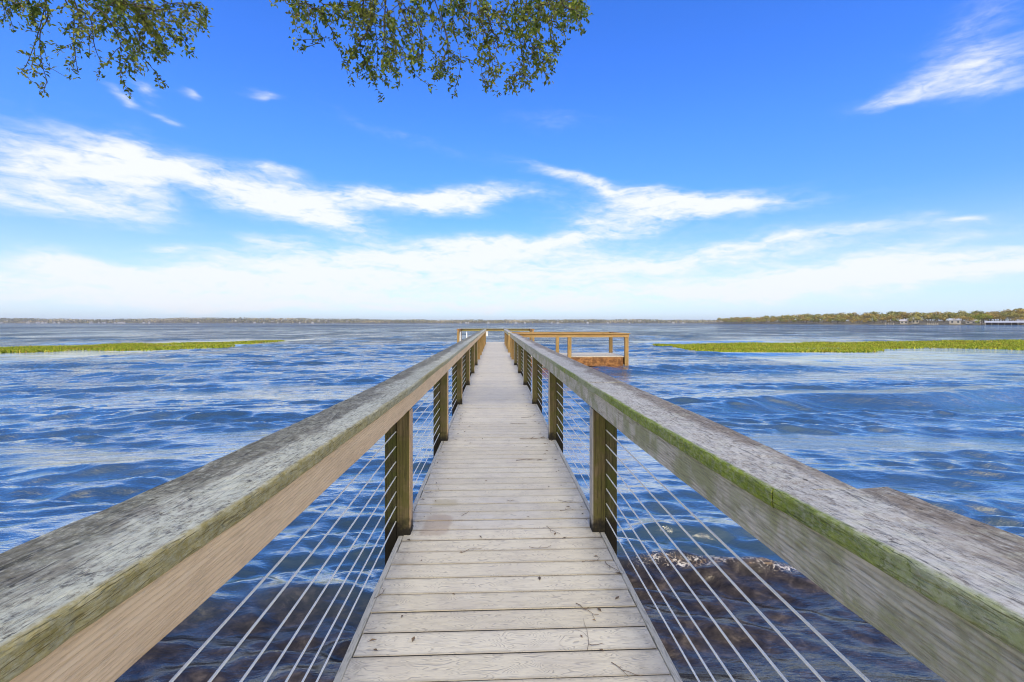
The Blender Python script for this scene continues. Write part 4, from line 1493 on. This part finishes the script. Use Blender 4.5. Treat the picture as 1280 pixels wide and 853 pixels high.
def house(name, px, dz, w, d, h, rh, label, roofm, wins=3, base=0.4, ry=0.0):
    p = W(px, 404, shore_zc(px) + dz)
    e = empty(name, (p.x, p.y, base), label, 'house', None)
    ang = math.atan2(p.x, p.y)
    M = Matrix.Translation(p * 1.0) @ Matrix.Rotation(-ang + ry, 4, 'Z')
    M.translation.z = base
    m = MB()
    m.box(-w / 2, w / 2, -d / 2, d / 2, -1.5, h, 0, 0, M)
    m.build('wall', M_hw, e)
    m = MB()
    ov = 0.5
    vs = [(-w / 2 - ov, -d / 2 - ov, h), (w / 2 + ov, -d / 2 - ov, h), (w / 2 + ov, d / 2 + ov, h), (-w / 2 - ov, d / 2 + ov, h), (-w / 2 - ov + (rh if wins % 2 else 0), 0, h + rh), (w / 2 + ov - (rh if wins % 2 else 0), 0, h + rh)]
    m.add([M @ Vector(v) for v in vs], [(0, 1, 5, 4), (2, 3, 4, 5), (0, 4, 3), (1, 2, 5), (0, 3, 2, 1)])
    m.build('roof', roofm, e)
    for i in range(wins):
        x = -w / 2 + w * (i + 0.5) / wins
        m = MB()
        m.box(x - 0.7, x + 0.7, -d / 2 - 0.06, -d / 2 - 0.003, h * 0.35, h * 0.8, 0, 0, M)
        m.build('window', M_gl, e)
    return e


house('lake_house', 1130, 8, 6.5, 8, 3.0, 2.0, 'small cream house at the water, leftmost on the wooded right shore', M_hr, 2)
house('lake_house', 1142, 14, 9, 8, 4.6, 2.2, 'larger white house second from the left on the wooded right shore', M_mr, 3)
house('lake_house', 1194, 8, 8.5, 8, 3.6, 2.0, 'cream gabled house in the middle of the wooded right shore', M_mr, 2)
house('lake_house', 1217, 14, 11, 8, 2.7, 1.5, 'low wide house just left of the yellow green tree', M_hr, 3)
house('lake_house', 1282, 8, 10, 8, 3.0, 1.6, 'white house at the right edge beside the long boathouse', M_mr, 3)
# long boathouse: metal roof on posts
p = W(1256, 404, shore_zc(1256) - 4)
bh = empty('boathouse', (p.x, p.y, WATER), 'long low boathouse with pale metal roof over the water', 'boathouse')
M = Matrix.Translation((p.x, p.y, 0)) @ Matrix.Rotation(-math.atan2(p.x, p.y), 4, 'Z')
m = MB()
m.add([M @ Vector(v) for v in ((-12.5, -4, 1.7), (12.5, -4, 1.7), (12.5, 4, 1.7), (-12.5, 4, 1.7), (-12.5, 0, 3.1), (12.5, 0, 3.1))], [(0, 1, 5, 4), (2, 3, 4, 5), (0, 4, 3), (1, 2, 5), (0, 3, 2, 1)])
m.build('roof', M_mr, bh)
for i in range(7):
    for yy in (-3.6, 3.6):
        m = MB()
        m.box(-12 + 4 * i - 0.15, -12 + 4 * i + 0.15, yy - .15, yy + .15, -3, 1.69, 0, 0, M)
        m.build('post', M_hw, bh)
m = MB()
m.box(-12.3, 12.3, 3.8, 3.95, -0.3, 1.68, 0, 0, M)
m.build('wall', M_ftr, bh)
# low jetty with white posts and one timber jetty
for (px_, w, lab, n) in ((1166, 9, 'row of white jetty posts at the water between the right shore houses', 6), (1112, 9, 'low pale jetty at the water left of the right shore houses', 4)):
    p = W(px_, 404, shore_zc(px_) - 3)
    e = empty('jetty', (p.x, p.y, WATER), lab, 'jetty')
    M = Matrix.Translation((p.x, p.y, 0)) @ Matrix.Rotation(-math.atan2(p.x, p.y), 4, 'Z')
    m = MB()
    m.box(-w / 2, w / 2, -1, 1, 0.1, 0.4, 0, 0, M)
    m.build('jetty_deck', M_hw, e)
    for i in range(n):
        m = MB()
        x = -w / 2 + w * (i + .5) / n
        m.box(x - .18, x + .18, -1.2, -1.003, -3, 1.7, 0, 0, M)
        m.build('post', M_hw, e)

# ---- the far shore, about two kilometres off
ZF = 2150.0
prof_x = np.array([-900, -60, 0, 60, 110, 160, 250, 330, 420, 470, 560, 640, 720, 790, 850, 900, 960, 1100, 2200])
prof_y = np.array([397.5, 397, 397, 397.6, 399.2, 398.4, 396.0, 396.6, 398.0, 399.2, 400.2, 400.0, 399.3, 399.0, 400.0, 400.5, 401, 401, 401])


def far_z(px, f=1.0):
    return EYE + (404 - np.interp(px, prof_x, prof_y)) / FPX * ZF * f


pxs = np.arange(-900, 2200, 10.0)
V = []
nr = 6
for q in pxs:
    for k in range(nr):
        zc = ZF + k * 60
        p = W(q, 404, zc)
        zt = far_z(q) * 0.78
        V.append((p.x, p.y, (WATER - 1, 2, zt * .45, zt * .75, zt * 0.95, -4)[k]))
b = (np.arange(len(pxs) - 1)[:, None] * nr + np.arange(nr - 1)[None]).ravel()
o = mesh_np('far_hills', V, np.stack([b, b + nr, b + nr + 1, b + 1], -1), M_land, smooth=True)
tag(o, 'low hills of the far shore', None, None, 'structure')
n = 26000
q = rng.uniform(-300, 1500, n)
tt = rng.uniform(0, 1, n)
zc = ZF + 4 + tt * 215
hz = far_z(q)
base = np.interp(tt, [0, .25, .55, .8, 1], [1, .35, .58, .74, .76]) * 1.0
bump_ = 0.5 + 0.5 * np.sin(q * 0.13) * np.sin(q * 0.041 + 2)
zz = hz * np.interp(tt, [0, .28, .56, .84, 1], [0.02, .35, .58, .74, .74]) + rng.uniform(0.5, 8.0, n) * (0.55 + 0.45 * bump_)
xc = (q - 640) / FPX * zc
P = np.stack([xc * math.cos(YAW) + zc * math.sin(YAW), zc * math.cos(YAW) - xc * math.sin(YAW), zz], -1)
a = rng.normal(size=(n, 3))
a /= np.linalg.norm(a, axis=1, keepdims=True)
b2 = np.cross(a, rng.normal(size=(n, 3)))
b2 /= np.linalg.norm(b2, axis=1, keepdims=True)
s = rng.uniform(1.6, 4.4, (n, 1))
V = np.stack([P + a * s, P - a * s * .6 + b2 * s * .8, P - a * s * .6 - b2 * s * .8], 1).reshape(-1, 3)
b0 = np.arange(n) * 3
mm, t = material('far_woodland')
x_, y_, z_ = t.sep(t.obj())
wn_ = t.noise(t.scale(t.obj(), (0.006, 0.006, 0.02)), 1.0, 3, 0.6)
col = t.ramp(t.rand(), [(0, (0.11, 0.115, 0.055)), (0.5, (0.22, 0.21, 0.10)), (1, (0.36, 0.31, 0.16))])
col = t.mix(t.ss(wn_, 0.48, 0.66, 0, 0.75), col, (0.46, 0.38, 0.22))
t.principled(col, 0.95, None, 0.1)
o = mesh_np('far_woodland', V, np.stack([b0, b0 + 1, b0 + 2], -1), mm)
tag(o, 'pale green wooded hills along the far shore', None, None, 'stuff')

# tiny houses along the far shore
hm = MB()
hm.box(-5, 5, -4, 4, -2, 4.4, 0, 0)
hm.add([(-5.5, -4.5, 4.4), (5.5, -4.5, 4.4), (5.5, 4.5, 4.4), (-5.5, 4.5, 4.4), (-3.4, 0, 7.0), (3.4, 0, 7.0)], [(0, 1, 5, 4), (2, 3, 4, 5), (0, 4, 3), (1, 2, 5), (0, 3, 2, 1)], 1)
hm.box(-3.6, -1.6, -4.06, -4.003, 1.2, 3.4, 0, 2)
hm.box(1.2, 3.4, -4.06, -4.003, 1.2, 3.4, 0, 2)
tmp = hm.build('far_house', [M_hw, M_mr, M_gl])
hme = tmp.data
bpy.data.objects.remove(tmp)
spots = [2, 8, 29, 35, 47, 53, 57, 68, 74, 87, 92, 114, 124, 128, 131, 138, 144, 149, 152, 156, 180, 186, 213, 248, 285, 295, 307, 318, 330, 340, 347, 353, 360, 366, 374, 383, 391, 399, 407, 416, 425, 434, 444, 575, 582, 586, 610, 645, 656, 690, 697, 703, 734, 760, 786, 800, 838, 842, 854, 868]
for i, q_ in enumerate(spots):
    up = lr.choice((0, 0, 0, 1)) if q_ < 300 or q_ > 560 else lr.choice((0, 0, 1, 1, 2))
    p = W(q_ + lr.uniform(-.6, .6), 404, ZF - 4 + up * 60)
    o = bpy.data.objects.new('far_house', hme)
    p.z = (0.6, 7.0, 13.5)[up]
    o.location = p
    s = lr.uniform(0.55, 0.95)
    o.scale = (s * lr.uniform(0.8, 1.4), s, s * lr.uniform(0.8, 1.1))
    o.rotation_euler = (0, 0, -math.atan2(p.x, p.y) + lr.uniform(-.4, .4))
    COL.objects.link(o)
    tag(o, 'tiny white house at the foot of the far wooded hills', 'house', 'white houses along the far shore')

# ------------------------------------------------------------------ air
mm = bpy.data.materials.new('haze')
mm.use_nodes = True
t = NT(mm.node_tree)
pv = t.n('ShaderNodeVolumePrincipled')
pv.inputs['Color'].default_value = (0.92, 0.95, 1.0, 1)
pv.inputs['Density'].default_value = 0.00010
pv.inputs['Anisotropy'].default_value = 0.3
ou = t.n('ShaderNodeOutputMaterial')
t.nt.links.new(pv.outputs[0], ou.inputs['Volume'])
m = MB()
m.box(-5600, 5600, -400, 6200, -6, 60)
hz = m.build('haze', mm)
tag(hz, 'thin pale air over the lake', None, None, 'stuff')
